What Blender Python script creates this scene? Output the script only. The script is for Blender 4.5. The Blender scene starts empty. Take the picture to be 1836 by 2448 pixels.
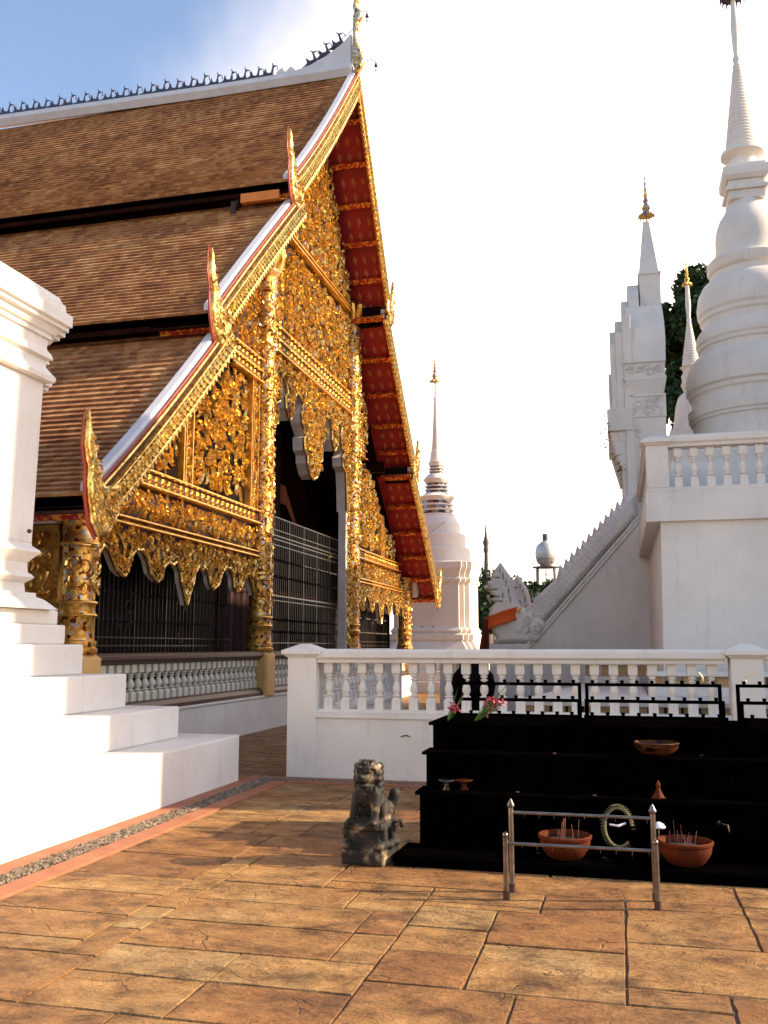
import bpy, math, random
import numpy as np
from mathutils import Vector, Matrix
random.seed(7); rng = np.random.default_rng(7)
PI = math.pi
sc = bpy.context.scene
COL = sc.collection

# ------------------------------------------------------------------ camera
cam_d = bpy.data.cameras.new("camera"); cam = bpy.data.objects.new("camera", cam_d); COL.objects.link(cam)
cam_d.sensor_fit = 'VERTICAL'; cam_d.sensor_height = 24.0; cam_d.lens = 24.0 * 2200 / 2448
cam_d.clip_start = 0.05; cam_d.clip_end = 3000
cam.location = (0, 0, 1.55)
cam.rotation_euler = (math.radians(90 + 8.3014), 0, math.radians(14.186))
sc.camera = cam
# ------------------------------------------------------------------ light
SUN_EL = math.radians(27.0); SUN_AZ = math.atan2(0.975, 0.225)      # azimuth from +Y towards +X
sd = Vector((math.cos(SUN_EL) * math.sin(SUN_AZ), math.cos(SUN_EL) * math.cos(SUN_AZ), math.sin(SUN_EL)))
sl = bpy.data.lights.new("sun", 'SUN'); sl.energy = 4.0; sl.angle = math.radians(0.55); sl.color = (1.0, 0.80, 0.54)
so = bpy.data.objects.new("sun", sl); COL.objects.link(so); so.location = (20, 5, 20)
so.rotation_euler = sd.to_track_quat('Z', 'Y').to_euler()
w = bpy.data.worlds.new("World"); sc.world = w; w.use_nodes = True
nt = w.node_tree; nt.nodes.clear()
def wn(t, **k):
    n = nt.nodes.new(t)
    for a, b in k.items(): setattr(n, a, b)
    return n
sky = wn('ShaderNodeTexSky', sky_type='NISHITA', sun_disc=False, sun_elevation=SUN_EL, sun_rotation=SUN_AZ, air_density=1.0, dust_density=0.8, ozone_density=2.0)
# thin bright cloud veil over the sunny half of the sky (part of the sky, fixed in the world)
tc = wn('ShaderNodeTexCoord')
dot = wn('ShaderNodeVectorMath', operation='DOT_PRODUCT'); dot.inputs[1].default_value = Vector((0.30, 0.93, 0.10)).normalized()
nz = wn('ShaderNodeTexNoise'); nz.inputs['Scale'].default_value = 2.2; nz.inputs['Detail'].default_value = 5; nz.inputs['Roughness'].default_value = 0.6
ma = wn('ShaderNodeMath', operation='MULTIPLY_ADD'); ma.inputs[1].default_value = 0.30; 
mr = wn('ShaderNodeMapRange', interpolation_type='SMOOTHSTEP'); mr.inputs['From Min'].default_value = 0.74; mr.inputs['From Max'].default_value = 1.12
mx = wn('ShaderNodeMix', data_type='RGBA'); mx.inputs['B'].default_value = (10.0, 8.35, 6.9, 1)
tint = wn('ShaderNodeMix', data_type='RGBA', blend_type='MULTIPLY'); tint.inputs['Factor'].default_value = 1.0; tint.inputs['B'].default_value = (1.18, 1.05, 0.98, 1)
bg = wn('ShaderNodeBackground'); bg.inputs['Strength'].default_value = 0.12
wo = wn('ShaderNodeOutputWorld')
L = nt.links.new
L(tc.outputs['Generated'], dot.inputs[0]); L(tc.outputs['Generated'], nz.inputs['Vector'])
L(nz.outputs['Fac'], ma.inputs[0]); L(dot.outputs['Value'], ma.inputs[2]); L(ma.outputs[0], mr.inputs['Value'])
L(sky.outputs[0], tint.inputs['A']); L(tint.outputs['Result'], mx.inputs['A']); L(mr.outputs[0], mx.inputs['Factor']); L(mx.outputs['Result'], bg.inputs['Color']); L(bg.outputs[0], wo.inputs[0])
sc.view_settings.view_transform = 'Standard'; sc.view_settings.look = 'None'
sc.view_settings.exposure = 1.38; sc.view_settings.gamma = 1.0
sc.cycles.max_bounces = 6; sc.cycles.diffuse_bounces = 3

# ------------------------------------------------------------------ materials
def nodes(name):
    m = bpy.data.materials.new(name); m.use_nodes = True
    n = m.node_tree; b = n.nodes['Principled BSDF']; return m, n, b
def N(n, t, **k):
    x = n.nodes.new(t)
    for a, b in k.items():
        if a in ('data_type', 'blend_type', 'operation', 'feature', 'interpolation_type', 'attribute_name', 'noise_dimensions', 'distance', 'attribute_type'): setattr(x, a, b)
        else: x.inputs[a].default_value = b
    return x
def ramp(n, fac, stops):
    r = n.nodes.new('ShaderNodeValToRGB'); e = r.color_ramp.elements
    while len(e) < len(stops): e.new(0.5)
    for el, (p, c) in zip(e, stops): el.position = p; el.color = (*c, 1)
    n.links.new(fac, r.inputs[0]); return r.outputs[0]
def mat(name, stops, scale=3.0, rough=0.8, metal=0.0, bump=0.0, bscale=30.0, bdist=0.01, detail=6, stretch=None, spec=None, coord='Object'):
    m, n, b = nodes(name)
    co = n.nodes.new('ShaderNodeTexCoord'); src = co.outputs[coord]
    if stretch:
        mp = n.nodes.new('ShaderNodeMapping'); mp.inputs['Scale'].default_value = stretch; n.links.new(src, mp.inputs[0]); src = mp.outputs[0]
    nz = N(n, 'ShaderNodeTexNoise', Scale=scale, Detail=detail, Roughness=0.62); n.links.new(src, nz.inputs['Vector'])
    n.links.new(ramp(n, nz.outputs['Fac'], stops), b.inputs['Base Color'])
    b.inputs['Roughness'].default_value = rough; b.inputs['Metallic'].default_value = metal
    if spec is not None: b.inputs['Specular IOR Level'].default_value = spec
    if bump:
        n2 = N(n, 'ShaderNodeTexNoise', Scale=bscale, Detail=5, Roughness=0.6); n.links.new(co.outputs[coord], n2.inputs['Vector'])
        bp = N(n, 'ShaderNodeBump', Strength=bump, Distance=bdist); n.links.new(n2.outputs['Fac'], bp.inputs['Height']); n.links.new(bp.outputs[0], b.inputs['Normal'])
    return m
M = {}
def plaster(name, light, dark, stain):
    m, n, b = nodes(name)
    co = n.nodes.new('ShaderNodeTexCoord'); src = co.outputs['Object']
    a = N(n, 'ShaderNodeTexNoise', Scale=0.9, Detail=8, Roughness=0.65); n.links.new(src, a.inputs['Vector'])
    base = ramp(n, a.outputs['Fac'], [(0.3, dark), (0.65, light)])
    mp = n.nodes.new('ShaderNodeMapping'); mp.inputs['Scale'].default_value = (5, 5, 0.55); n.links.new(src, mp.inputs[0])
    st = N(n, 'ShaderNodeTexNoise', Scale=1.6, Detail=7, Roughness=0.75); n.links.new(mp.outputs[0], st.inputs['Vector'])
    mr = N(n, 'ShaderNodeMapRange', **{'From Min': 0.55, 'From Max': 0.85, 'To Max': 0.55}); n.links.new(st.outputs['Fac'], mr.inputs['Value'])
    mx = N(n, 'ShaderNodeMix', data_type='RGBA', B=(0, 0, 0, 1)); mx.inputs['B'].default_value = (*stain, 1)
    n.links.new(mr.outputs[0], mx.inputs['Factor']); n.links.new(base, mx.inputs['A']); n.links.new(mx.outputs['Result'], b.inputs['Base Color'])
    b.inputs['Roughness'].default_value = 0.75; b.inputs['Specular IOR Level'].default_value = 0.25
    n2 = N(n, 'ShaderNodeTexNoise', Scale=14.0, Detail=8, Roughness=0.7); n.links.new(src, n2.inputs['Vector'])
    bp = N(n, 'ShaderNodeBump', Strength=0.35, Distance=0.012); n.links.new(n2.outputs['Fac'], bp.inputs['Height']); n.links.new(bp.outputs[0], b.inputs['Normal'])
    return m
M['white'] = plaster('white_plaster', (0.80, 0.74, 0.67), (0.68, 0.62, 0.555), (0.36, 0.32, 0.27))
M['white2'] = plaster('aged_plaster', (0.78, 0.715, 0.645), (0.64, 0.585, 0.525), (0.30, 0.27, 0.23))
M['pale'] = mat('pale_reveal', [(0.3, (0.55, 0.46, 0.40)), (0.7, (0.68, 0.6, 0.54))], rough=0.8, bump=0.2)
def gold(name, lo, hi, rough=0.33, bs=18.0):
    m, n, b = nodes(name)
    co = n.nodes.new('ShaderNodeTexCoord')
    nz = N(n, 'ShaderNodeTexNoise', Scale=9.0, Detail=4, Roughness=0.6); n.links.new(co.outputs['Object'], nz.inputs['Vector'])
    n.links.new(ramp(n, nz.outputs['Fac'], [(0.32, lo), (0.6, hi)]), b.inputs['Base Color'])
    b.inputs['Metallic'].default_value = 0.88; b.inputs['Roughness'].default_value = rough + 0.05
    v = N(n, 'ShaderNodeTexVoronoi', Scale=bs); n.links.new(co.outputs['Object'], v.inputs['Vector'])
    bp = N(n, 'ShaderNodeBump', Strength=0.25, Distance=0.02); n.links.new(v.outputs['Distance'], bp.inputs['Height']); n.links.new(bp.outputs[0], b.inputs['Normal'])
    return m
M['gold'] = gold('gilded_carving', (0.42, 0.20, 0.03), (1.0, 0.68, 0.22), 0.22)
M['gold_plain'] = gold('gilded_moulding', (0.66, 0.32, 0.05), (0.95, 0.58, 0.16), 0.3, 6.0)
M['panelred'] = mat('dark_red_lacquer', [(0.3, (0.012, 0.002, 0.001)), (0.7, (0.05, 0.006, 0.003))], rough=0.5, scale=4)
M['black'] = mat('black_lacquer', [(0.3, (0.002, 0.001, 0.001)), (0.7, (0.008, 0.003, 0.002))], rough=0.6, scale=3, spec=0.08)
M['red'] = mat('red_soffit', [(0.3, (0.26, 0.005, 0.014)), (0.7, (0.38, 0.009, 0.02))], rough=0.6, scale=2)
M['redtrim'] = mat('red_trim', [(0.3, (0.32, 0.03, 0.015)), (0.7, (0.42, 0.05, 0.02))], rough=0.5)
M['darkwood'] = mat('dark_brown_timber', [(0.3, (0.035, 0.010, 0.007)), (0.7, (0.075, 0.02, 0.012))], rough=0.45, scale=6, stretch=(1, 1, 8), bump=0.15)
M['void'] = mat('painted_shade_board', [(0.3, (0.006, 0.002, 0.001)), (0.7, (0.03, 0.006, 0.003))], rough=0.9, scale=2.0, stretch=(1, 9, 0.3), spec=0.05)  # near-black colour carries the shade of the interior and eaves
M['ochre'] = mat('ochre_paint', [(0.3, (0.55, 0.30, 0.09)), (0.7, (0.68, 0.40, 0.14))], rough=0.7, bump=0.2)
M['cream'] = mat('cream_baluster_paint', [(0.3, (0.55, 0.49, 0.38)), (0.7, (0.7, 0.64, 0.52))], rough=0.6, bump=0.1)
M['kerb'] = mat('terracotta_kerb', [(0.3, (0.26, 0.085, 0.04)), (0.7, (0.38, 0.15, 0.075))], rough=0.85, scale=5, bump=0.4)
M['verge'] = mat('white_verge', [(0.3, (0.58, 0.55, 0.56)), (0.7, (0.70, 0.66, 0.66))], rough=0.7, bump=0.2)
M['steel'] = mat('stainless_steel', [(0.3, (0.16, 0.13, 0.12)), (0.7, (0.30, 0.26, 0.23))], rough=0.28, metal=0.95, scale=12, bump=0.08, bscale=60)
M['grille'] = mat('grey_steel_grille', [(0.3, (0.025, 0.02, 0.018)), (0.7, (0.06, 0.05, 0.045))], rough=0.3, metal=0.85)
M['soot'] = mat('soot_black_metal', [(0.3, (0.0005, 0.0004, 0.0004)), (0.7, (0.0022, 0.0016, 0.0014))], rough=1.0, scale=7, bump=0.4, spec=0.0)
M['terracotta'] = mat('terracotta_pot', [(0.3, (0.06, 0.009, 0.002)), (0.7, (0.13, 0.024, 0.005))], rough=0.7, scale=9, bump=0.3, spec=0.15)
M['ash'] = mat('incense_ash', [(0.35, (0.008, 0.005, 0.004)), (0.7, (0.05, 0.03, 0.02))], rough=0.95, scale=30, bump=0.6)
M['wax'] = mat('yellow_wax', [(0.3, (0.75, 0.55, 0.2)), (0.7, (0.85, 0.7, 0.35))], rough=0.4)
M['hamsa'] = mat('dark_bronze', [(0.3, (0.03, 0.035, 0.06)), (0.7, (0.09, 0.09, 0.13))], rough=0.5, metal=0.3)
M['tank'] = mat('galvanised_tank', [(0.3, (0.36, 0.34, 0.32)), (0.7, (0.52, 0.50, 0.47))], rough=0.5, metal=0.4, scale=1.5)
M['rust'] = mat('dark_steel_frame', [(0.3, (0.09, 0.07, 0.06)), (0.7, (0.16, 0.12, 0.1))], rough=0.7)
M['leaf'] = mat('dark_foliage', [(0.3, (0.012, 0.028, 0.01)), (0.7, (0.045, 0.085, 0.025))], rough=0.6, scale=1.6, spec=0.2)
M['bark'] = mat('bark', [(0.3, (0.05, 0.035, 0.025)), (0.7, (0.11, 0.08, 0.055))], rough=0.9, scale=5, bump=0.5)
M['orange'] = mat('orange_sash_cloth', [(0.3, (0.62, 0.05, 0.008)), (0.7, (0.80, 0.17, 0.015))], rough=0.8, scale=3, stretch=(1, 1, 9), bump=0.5, bscale=18)
M['yellow'] = mat('yellow_cloth', [(0.3, (0.8, 0.42, 0.02)), (0.7, (0.9, 0.55, 0.05))], rough=0.8)
M['maroon'] = mat('maroon_cloth', [(0.3, (0.10, 0.012, 0.008)), (0.7, (0.20, 0.03, 0.015))], rough=0.9, scale=3, stretch=(9, 9, 1), bump=0.5)
M['pink'] = mat('pink_petals', [(0.3, (0.26, 0.006, 0.04)), (0.7, (0.5, 0.08, 0.13))], rough=0.5, scale=25)
M['green'] = mat('green_stems', [(0.3, (0.05, 0.11, 0.02)), (0.7, (0.12, 0.2, 0.04))], rough=0.5, scale=9)
M['garland'] = mat('dry_garland', [(0.3, (0.09, 0.07, 0.02)), (0.7, (0.22, 0.19, 0.09))], rough=0.7, scale=20)
M['glaze'] = mat('brown_glaze', [(0.40, (0.003, 0.0015, 0.001)), (0.62, (0.11, 0.034, 0.007))], rough=0.35, scale=8, stretch=(1, 1, 4))
M['cable'] = mat('grey_cable', [(0.3, (0.2, 0.19, 0.18)), (0.7, (0.3, 0.28, 0.27))], rough=0.6)
M['vent'] = mat('tan_vent_block', [(0.3, (0.42, 0.25, 0.11)), (0.7, (0.55, 0.36, 0.18))], rough=0.8, bump=0.3)

def make_mosaic(name, cells, scale, rough, metal=0.9, bump=0.6):
    m, n, b = nodes(name)
    co = n.nodes.new('ShaderNodeTexCoord')
    v = N(n, 'ShaderNodeTexVoronoi', Scale=scale, Randomness=1.0); n.links.new(co.outputs['Object'], v.inputs['Vector'])
    sp = n.nodes.new('ShaderNodeSeparateColor'); n.links.new(v.outputs['Color'], sp.inputs[0])
    r = n.nodes.new('ShaderNodeValToRGB'); r.color_ramp.interpolation = 'CONSTANT'; e = r.color_ramp.elements
    while len(e) < len(cells): e.new(0.5)
    for el, (p, c) in zip(e, cells): el.position = p; el.color = (*c, 1)
    n.links.new(sp.outputs[0], r.inputs[0]); n.links.new(r.outputs[0], b.inputs['Base Color'])
    b.inputs['Metallic'].default_value = metal; b.inputs['Roughness'].default_value = rough
    bp = N(n, 'ShaderNodeBump', Strength=bump, Distance=0.03); n.links.new(v.outputs['Color'], bp.inputs['Height']); n.links.new(bp.outputs[0], b.inputs['Normal'])
    return m
M['mosaic'] = make_mosaic('mirror_mosaic', [(0, (0.60, 0.28, 0.05)), (0.45, (0.50, 0.46, 0.42)), (0.60, (0.16, 0.03, 0.01)), (0.74, (0.85, 0.52, 0.13))], 20, 0.42, 0.8, 1.0)
M['violet'] = make_mosaic('gilt_mirror_ground', [(0, (0.03, 0.008, 0.004)), (0.45, (0.16, 0.13, 0.30)), (0.58, (0.02, 0.004, 0.003)), (0.86, (0.30, 0.14, 0.03))], 5.5, 0.4)
M['band'] = make_mosaic('red_gold_stencil', [(0, (0.34, 0.02, 0.012)), (0.5, (0.75, 0.32, 0.05)), (0.8, (0.45, 0.12, 0.03))], 26, 0.45, 0.6, 0.2)
M['coin'] = make_mosaic('dark_mirror_tiles', [(0, (0.05, 0.04, 0.03)), (0.45, (0.30, 0.24, 0.18)), (0.8, (0.10, 0.12, 0.2))], 9, 0.3)

def roof_mat():
    m, n, b = nodes('clay_roof_tiles')
    co = n.nodes.new('ShaderNodeTexCoord'); se = n.nodes.new('ShaderNodeSeparateXYZ'); n.links.new(co.outputs['Object'], se.inputs[0])
    at = N(n, 'ShaderNodeAttribute', attribute_name='row')
    m1 = N(n, 'ShaderNodeMath', operation='MULTIPLY'); m1.inputs[1].default_value = 0.53; n.links.new(at.outputs['Fac'], m1.inputs[0])
    m2 = N(n, 'ShaderNodeMath', operation='MULTIPLY_ADD'); m2.inputs[1].default_value = 1 / 0.13; n.links.new(se.outputs[0], m2.inputs[0]); n.links.new(m1.outputs[0], m2.inputs[2])
    fl = N(n, 'ShaderNodeMath', operation='FLOOR'); n.links.new(m2.outputs[0], fl.inputs[0])
    cb = n.nodes.new('ShaderNodeCombineXYZ'); n.links.new(fl.outputs[0], cb.inputs[0]); n.links.new(at.outputs['Fac'], cb.inputs[1])
    wh = N(n, 'ShaderNodeTexWhiteNoise', noise_dimensions='2D'); n.links.new(cb.outputs[0], wh.inputs['Vector'])
    nz = N(n, 'ShaderNodeTexNoise', Scale=0.8, Detail=5, Roughness=0.7); n.links.new(co.outputs['Object'], nz.inputs['Vector'])
    ad = N(n, 'ShaderNodeMath', operation='MULTIPLY_ADD'); ad.inputs[1].default_value = 0.36; n.links.new(wh.outputs['Value'], ad.inputs[0])
    sb = N(n, 'ShaderNodeMath', operation='MULTIPLY_ADD'); sb.inputs[1].default_value = 1.1; sb.inputs[2].default_value = -0.22; n.links.new(nz.outputs['Fac'], sb.inputs[0]); n.links.new(sb.outputs[0], ad.inputs[2])
    n.links.new(ramp(n, ad.outputs[0], [(0.15, (0.16, 0.062, 0.028)), (0.45, (0.35, 0.15, 0.06)), (0.65, (0.47, 0.235, 0.095)), (0.95, (0.60, 0.39, 0.20))]), b.inputs['Base Color'])
    b.inputs['Roughness'].default_value = 0.8; b.inputs['Specular IOR Level'].default_value = 0.3
    fr = N(n, 'ShaderNodeMath', operation='FRACT'); n.links.new(m2.outputs[0], fr.inputs[0])
    pp = N(n, 'ShaderNodeMath', operation='PINGPONG'); pp.inputs[1].default_value = 0.5; n.links.new(fr.outputs[0], pp.inputs[0])
    mr = N(n, 'ShaderNodeMapRange', **{'From Max': 0.08}); n.links.new(pp.outputs[0], mr.inputs['Value'])
    sm = N(n, 'ShaderNodeMath', operation='ADD'); n.links.new(mr.outputs[0], sm.inputs[0]); n.links.new(wh.outputs['Value'], sm.inputs[1])
    bp = N(n, 'ShaderNodeBump', Strength=0.8, Distance=0.012); n.links.new(sm.outputs[0], bp.inputs['Height']); n.links.new(bp.outputs[0], b.inputs['Normal'])
    return m
M['roof'] = roof_mat()

def paving_mat(name, tex_joints):
    m, n, b = nodes(name)
    co = n.nodes.new('ShaderNodeTexCoord'); src = co.outputs['Object']
    at = N(n, 'ShaderNodeAttribute', attribute_name='slab')
    big = N(n, 'ShaderNodeTexNoise', Scale=0.7, Detail=6, Roughness=0.65); n.links.new(src, big.inputs['Vector'])
    # cleft relief: streaky ridged noise
    mp = n.nodes.new('ShaderNodeMapping'); mp.inputs['Scale'].default_value = (1.8, 2.5, 1); mp.inputs['Rotation'].default_value = (0, 0, 0.35); n.links.new(src, mp.inputs[0])
    cl = N(n, 'ShaderNodeTexNoise', Scale=2.0, Detail=11, Roughness=0.7, Distortion=0.25); n.links.new(mp.outputs[0], cl.inputs['Vector'])
    fine = N(n, 'ShaderNodeTexNoise', Scale=60, Detail=6, Roughness=0.7); n.links.new(src, fine.inputs['Vector'])
    v = N(n, 'ShaderNodeTexVoronoi', Scale=1.15, feature='DISTANCE_TO_EDGE')
    dm = N(n, 'ShaderNodeTexNoise', Scale=3.0, Detail=5); n.links.new(src, dm.inputs['Vector'])
    dv = N(n, 'ShaderNodeVectorMath', operation='SCALE'); dv.inputs['Scale'].default_value = 0.45; n.links.new(dm.outputs['Color'], dv.inputs[0])
    da = N(n, 'ShaderNodeVectorMath', operation='ADD'); n.links.new(mp.outputs[0], da.inputs[0]); n.links.new(dv.outputs[0], da.inputs[1]); n.links.new(da.outputs[0], v.inputs['Vector'])
    crack = N(n, 'ShaderNodeMapRange', **{'From Min': 0.0, 'From Max': 0.014, 'To Min': 0.8, 'To Max': 0.0}); n.links.new(v.outputs['Distance'], crack.inputs['Value'])
    gate = N(n, 'ShaderNodeMapRange', **{'From Min': 0.53, 'From Max': 0.66}); n.links.new(dm.outputs['Fac'], gate.inputs['Value'])
    cr = N(n, 'ShaderNodeMath', operation='MULTIPLY'); n.links.new(crack.outputs[0], cr.inputs[0]); n.links.new(gate.outputs[0], cr.inputs[1])
    # colour
    s1 = N(n, 'ShaderNodeMath', operation='MULTIPLY_ADD'); s1.inputs[1].default_value = 0.35; n.links.new(at.outputs['Fac'], s1.inputs[0])
    s2 = N(n, 'ShaderNodeMath', operation='MULTIPLY_ADD'); s2.inputs[1].default_value = 1.1; s2.inputs[2].default_value = -0.22; n.links.new(big.outputs['Fac'], s2.inputs[0]); n.links.new(s2.outputs[0], s1.inputs[2])
    c1 = ramp(n, s1.outputs[0], [(0.12, (0.11, 0.05, 0.017)), (0.34, (0.27, 0.12, 0.038)), (0.6, (0.37, 0.205, 0.072)), (0.85, (0.38, 0.275, 0.135))])
    c2 = ramp(n, cl.outputs['Fac'], [(0.34, (0.26, 0.20, 0.17)), (0.45, (0.82, 0.78, 0.72)), (0.55, (1.0, 1.0, 1.0)), (0.66, (1.45, 1.5, 1.55))])
    mu = N(n, 'ShaderNodeMix', data_type='RGBA', blend_type='MULTIPLY'); mu.inputs['Factor'].default_value = 0.85; n.links.new(c1, mu.inputs['A']); n.links.new(c2, mu.inputs['B'])
    c3 = ramp(n, fine.outputs['Fac'], [(0.34, (0.45, 0.42, 0.4)), (0.5, (1, 1, 1)), (0.7, (1.15, 1.15, 1.15))])
    mu2 = N(n, 'ShaderNodeMix', data_type='RGBA', blend_type='MULTIPLY'); mu2.inputs['Factor'].default_value = 0.6; n.links.new(mu.outputs['Result'], mu2.inputs['A']); n.links.new(c3, mu2.inputs['B'])
    dk = N(n, 'ShaderNodeMix', data_type='RGBA'); dk.inputs['B'].default_value = (0.09, 0.045, 0.02, 1); n.links.new(cr.outputs[0], dk.inputs['Factor']); n.links.new(mu2.outputs['Result'], dk.inputs['A'])
    sn = N(n, 'ShaderNodeTexNoise', Scale=1.7, Detail=9, Roughness=0.72); n.links.new(da.outputs[0], sn.inputs['Vector'])
    sc_ = ramp(n, sn.outputs['Fac'], [(0.36, (0.38, 0.31, 0.26)), (0.46, (0.85, 0.82, 0.78)), (0.6, (1.15, 1.13, 1.08))])
    ms = N(n, 'ShaderNodeMix', data_type='RGBA', blend_type='MULTIPLY'); ms.inputs['Factor'].default_value = 0.95; n.links.new(dk.outputs['Result'], ms.inputs['A']); n.links.new(sc_, ms.inputs['B'])
    col = ms.outputs['Result']
    ld = N(n, 'ShaderNodeTexNoise', Scale=1.15, Detail=7, Roughness=0.58, Distortion=0.8); n.links.new(mp.outputs[0], ld.inputs['Vector'])
    ls = N(n, 'ShaderNodeMath', operation='MULTIPLY'); ls.inputs[1].default_value = 17.0; n.links.new(ld.outputs['Fac'], ls.inputs[0])
    lo_ = N(n, 'ShaderNodeMath', operation='ADD'); n.links.new(ls.outputs[0], lo_.inputs[0]); 
    a7 = N(n, 'ShaderNodeMath', operation='MULTIPLY'); a7.inputs[1].default_value = 7.0; n.links.new(at.outputs['Fac'], a7.inputs[0]); n.links.new(a7.outputs[0], lo_.inputs[1])
    lf = N(n, 'ShaderNodeMath', operation='FLOOR'); n.links.new(lo_.outputs[0], lf.inputs[0])
    lr = N(n, 'ShaderNodeMath', operation='FRACT'); n.links.new(lo_.outputs[0], lr.inputs[0])
    ll = ramp(n, lr.outputs[0], [(0.0, (0.12, 0.08, 0.06)), (0.05, (0.35, 0.28, 0.22)), (0.14, (0.95, 0.93, 0.9)), (0.80, (1, 1, 1)), (1.0, (1.5, 1.5, 1.5))])  # ledge edges darkened and brightened in colour, imitating light on the relief
    ml = N(n, 'ShaderNodeMix', data_type='RGBA', blend_type='MULTIPLY'); ml.inputs['Factor'].default_value = 0.9; n.links.new(col, ml.inputs['A']); n.links.new(ll, ml.inputs['B']); col = ml.outputs['Result']
    hq = N(n, 'ShaderNodeMath', operation='MULTIPLY_ADD'); hq.inputs[1].default_value = 0.10; n.links.new(lf.outputs[0], hq.inputs[0]); n.links.new(cl.outputs['Fac'], hq.inputs[2])
    hsum = N(n, 'ShaderNodeMath', operation='MULTIPLY_ADD'); hsum.inputs[1].default_value = 1.2; n.links.new(hq.outputs[0], hsum.inputs[0])
    h2 = N(n, 'ShaderNodeMath', operation='MULTIPLY_ADD'); h2.inputs[1].default_value = 0.12; n.links.new(fine.outputs['Fac'], h2.inputs[0])
    h3 = N(n, 'ShaderNodeMath', operation='MULTIPLY'); h3.inputs[1].default_value = -0.55; n.links.new(cr.outputs[0], h3.inputs[0]); n.links.new(h3.outputs[0], h2.inputs[2]); n.links.new(h2.outputs[0], hsum.inputs[2])
    if tex_joints:
        br = n.nodes.new('ShaderNodeTexBrick'); br.inputs['Scale'].default_value = 1.0; br.inputs['Mortar Size'].default_value = 0.012
        br.inputs['Brick Width'].default_value = 0.8; br.inputs['Row Height'].default_value = 0.45; br.offset = 0.37
        br.inputs['Color1'].default_value = (1, 1, 1, 1); br.inputs['Color2'].default_value = (0.8, 0.8, 0.8, 1); br.inputs['Mortar'].default_value = (0.12, 0.1, 0.08, 1)
        n.links.new(src, br.inputs['Vector'])
        mu3 = N(n, 'ShaderNodeMix', data_type='RGBA', blend_type='MULTIPLY'); mu3.inputs['Factor'].default_value = 1; n.links.new(col, mu3.inputs['A']); n.links.new(br.outputs['Color'], mu3.inputs['B']); col = mu3.outputs['Result']
    n.links.new(col, b.inputs['Base Color'])
    rr = N(n, 'ShaderNodeMapRange', **{'From Min': 0.3, 'From Max': 0.7, 'To Min': 0.72, 'To Max': 0.5}); n.links.new(cl.outputs['Fac'], rr.inputs['Value']); n.links.new(rr.outputs[0], b.inputs['Roughness'])
    b.inputs['Specular IOR Level'].default_value = 0.35
    bp = N(n, 'ShaderNodeBump', Strength=1.0, Distance=0.06); n.links.new(hsum.outputs[0], bp.inputs['Height']); n.links.new(bp.outputs[0], b.inputs['Normal'])
    return m
M['paving'] = paving_mat('stamped_paving', False)
M['paving_far'] = paving_mat('paving_far', True)
M['joint'] = mat('paving_joint', [(0.3, (0.06, 0.035, 0.02)), (0.7, (0.13, 0.08, 0.045))], rough=0.95, scale=12)

def scales_mat():
    m, n, b = nodes('scaly_plaster')
    co = n.nodes.new('ShaderNodeTexCoord'); mp = n.nodes.new('ShaderNodeMapping'); mp.inputs['Rotation'].default_value = (0, PI / 4, 0); n.links.new(co.outputs['Object'], mp.inputs[0])
    v = N(n, 'ShaderNodeTexVoronoi', Scale=11.0, Randomness=0.15); n.links.new(mp.outputs[0], v.inputs['Vector'])
    nz = N(n, 'ShaderNodeTexNoise', Scale=1.3, Detail=6); n.links.new(co.outputs['Object'], nz.inputs['Vector'])
    n.links.new(ramp(n, nz.outputs['Fac'], [(0.3, (0.64, 0.59, 0.545)), (0.7, (0.77, 0.715, 0.66))]), b.inputs['Base Color'])
    b.inputs['Roughness'].default_value = 0.85
    bp = N(n, 'ShaderNodeBump', Strength=0.8, Distance=0.03); n.links.new(v.outputs['Distance'], bp.inputs['Height']); n.links.new(bp.outputs[0], b.inputs['Normal'])
    return m
M['scales'] = scales_mat()
def stone_mat():
    m, n, b = nodes('weathered_lit_lion_stone')
    co = n.nodes.new('ShaderNodeTexCoord')
    nz = N(n, 'ShaderNodeTexNoise', Scale=8, Detail=5, Roughness=0.6); n.links.new(co.outputs['Object'], nz.inputs['Vector'])
    n.links.new(ramp(n, nz.outputs['Fac'], [(0.46, (0.004, 0.003, 0.002)), (0.55, (0.022, 0.011, 0.005)), (0.62, (0.13, 0.085, 0.045)), (0.72, (0.38, 0.32, 0.22))]), b.inputs['Base Color'])  # stone patches, contrast pushed so the colour carries highlights and darks
    b.inputs['Roughness'].default_value = 0.75
    v = N(n, 'ShaderNodeTexVoronoi', Scale=38); n.links.new(co.outputs['Object'], v.inputs['Vector'])
    bp = N(n, 'ShaderNodeBump', Strength=0.3, Distance=0.006); n.links.new(v.outputs['Distance'], bp.inputs['Height']); n.links.new(bp.outputs[0], b.inputs['Normal'])
    return m
M['lion'] = stone_mat()

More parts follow.
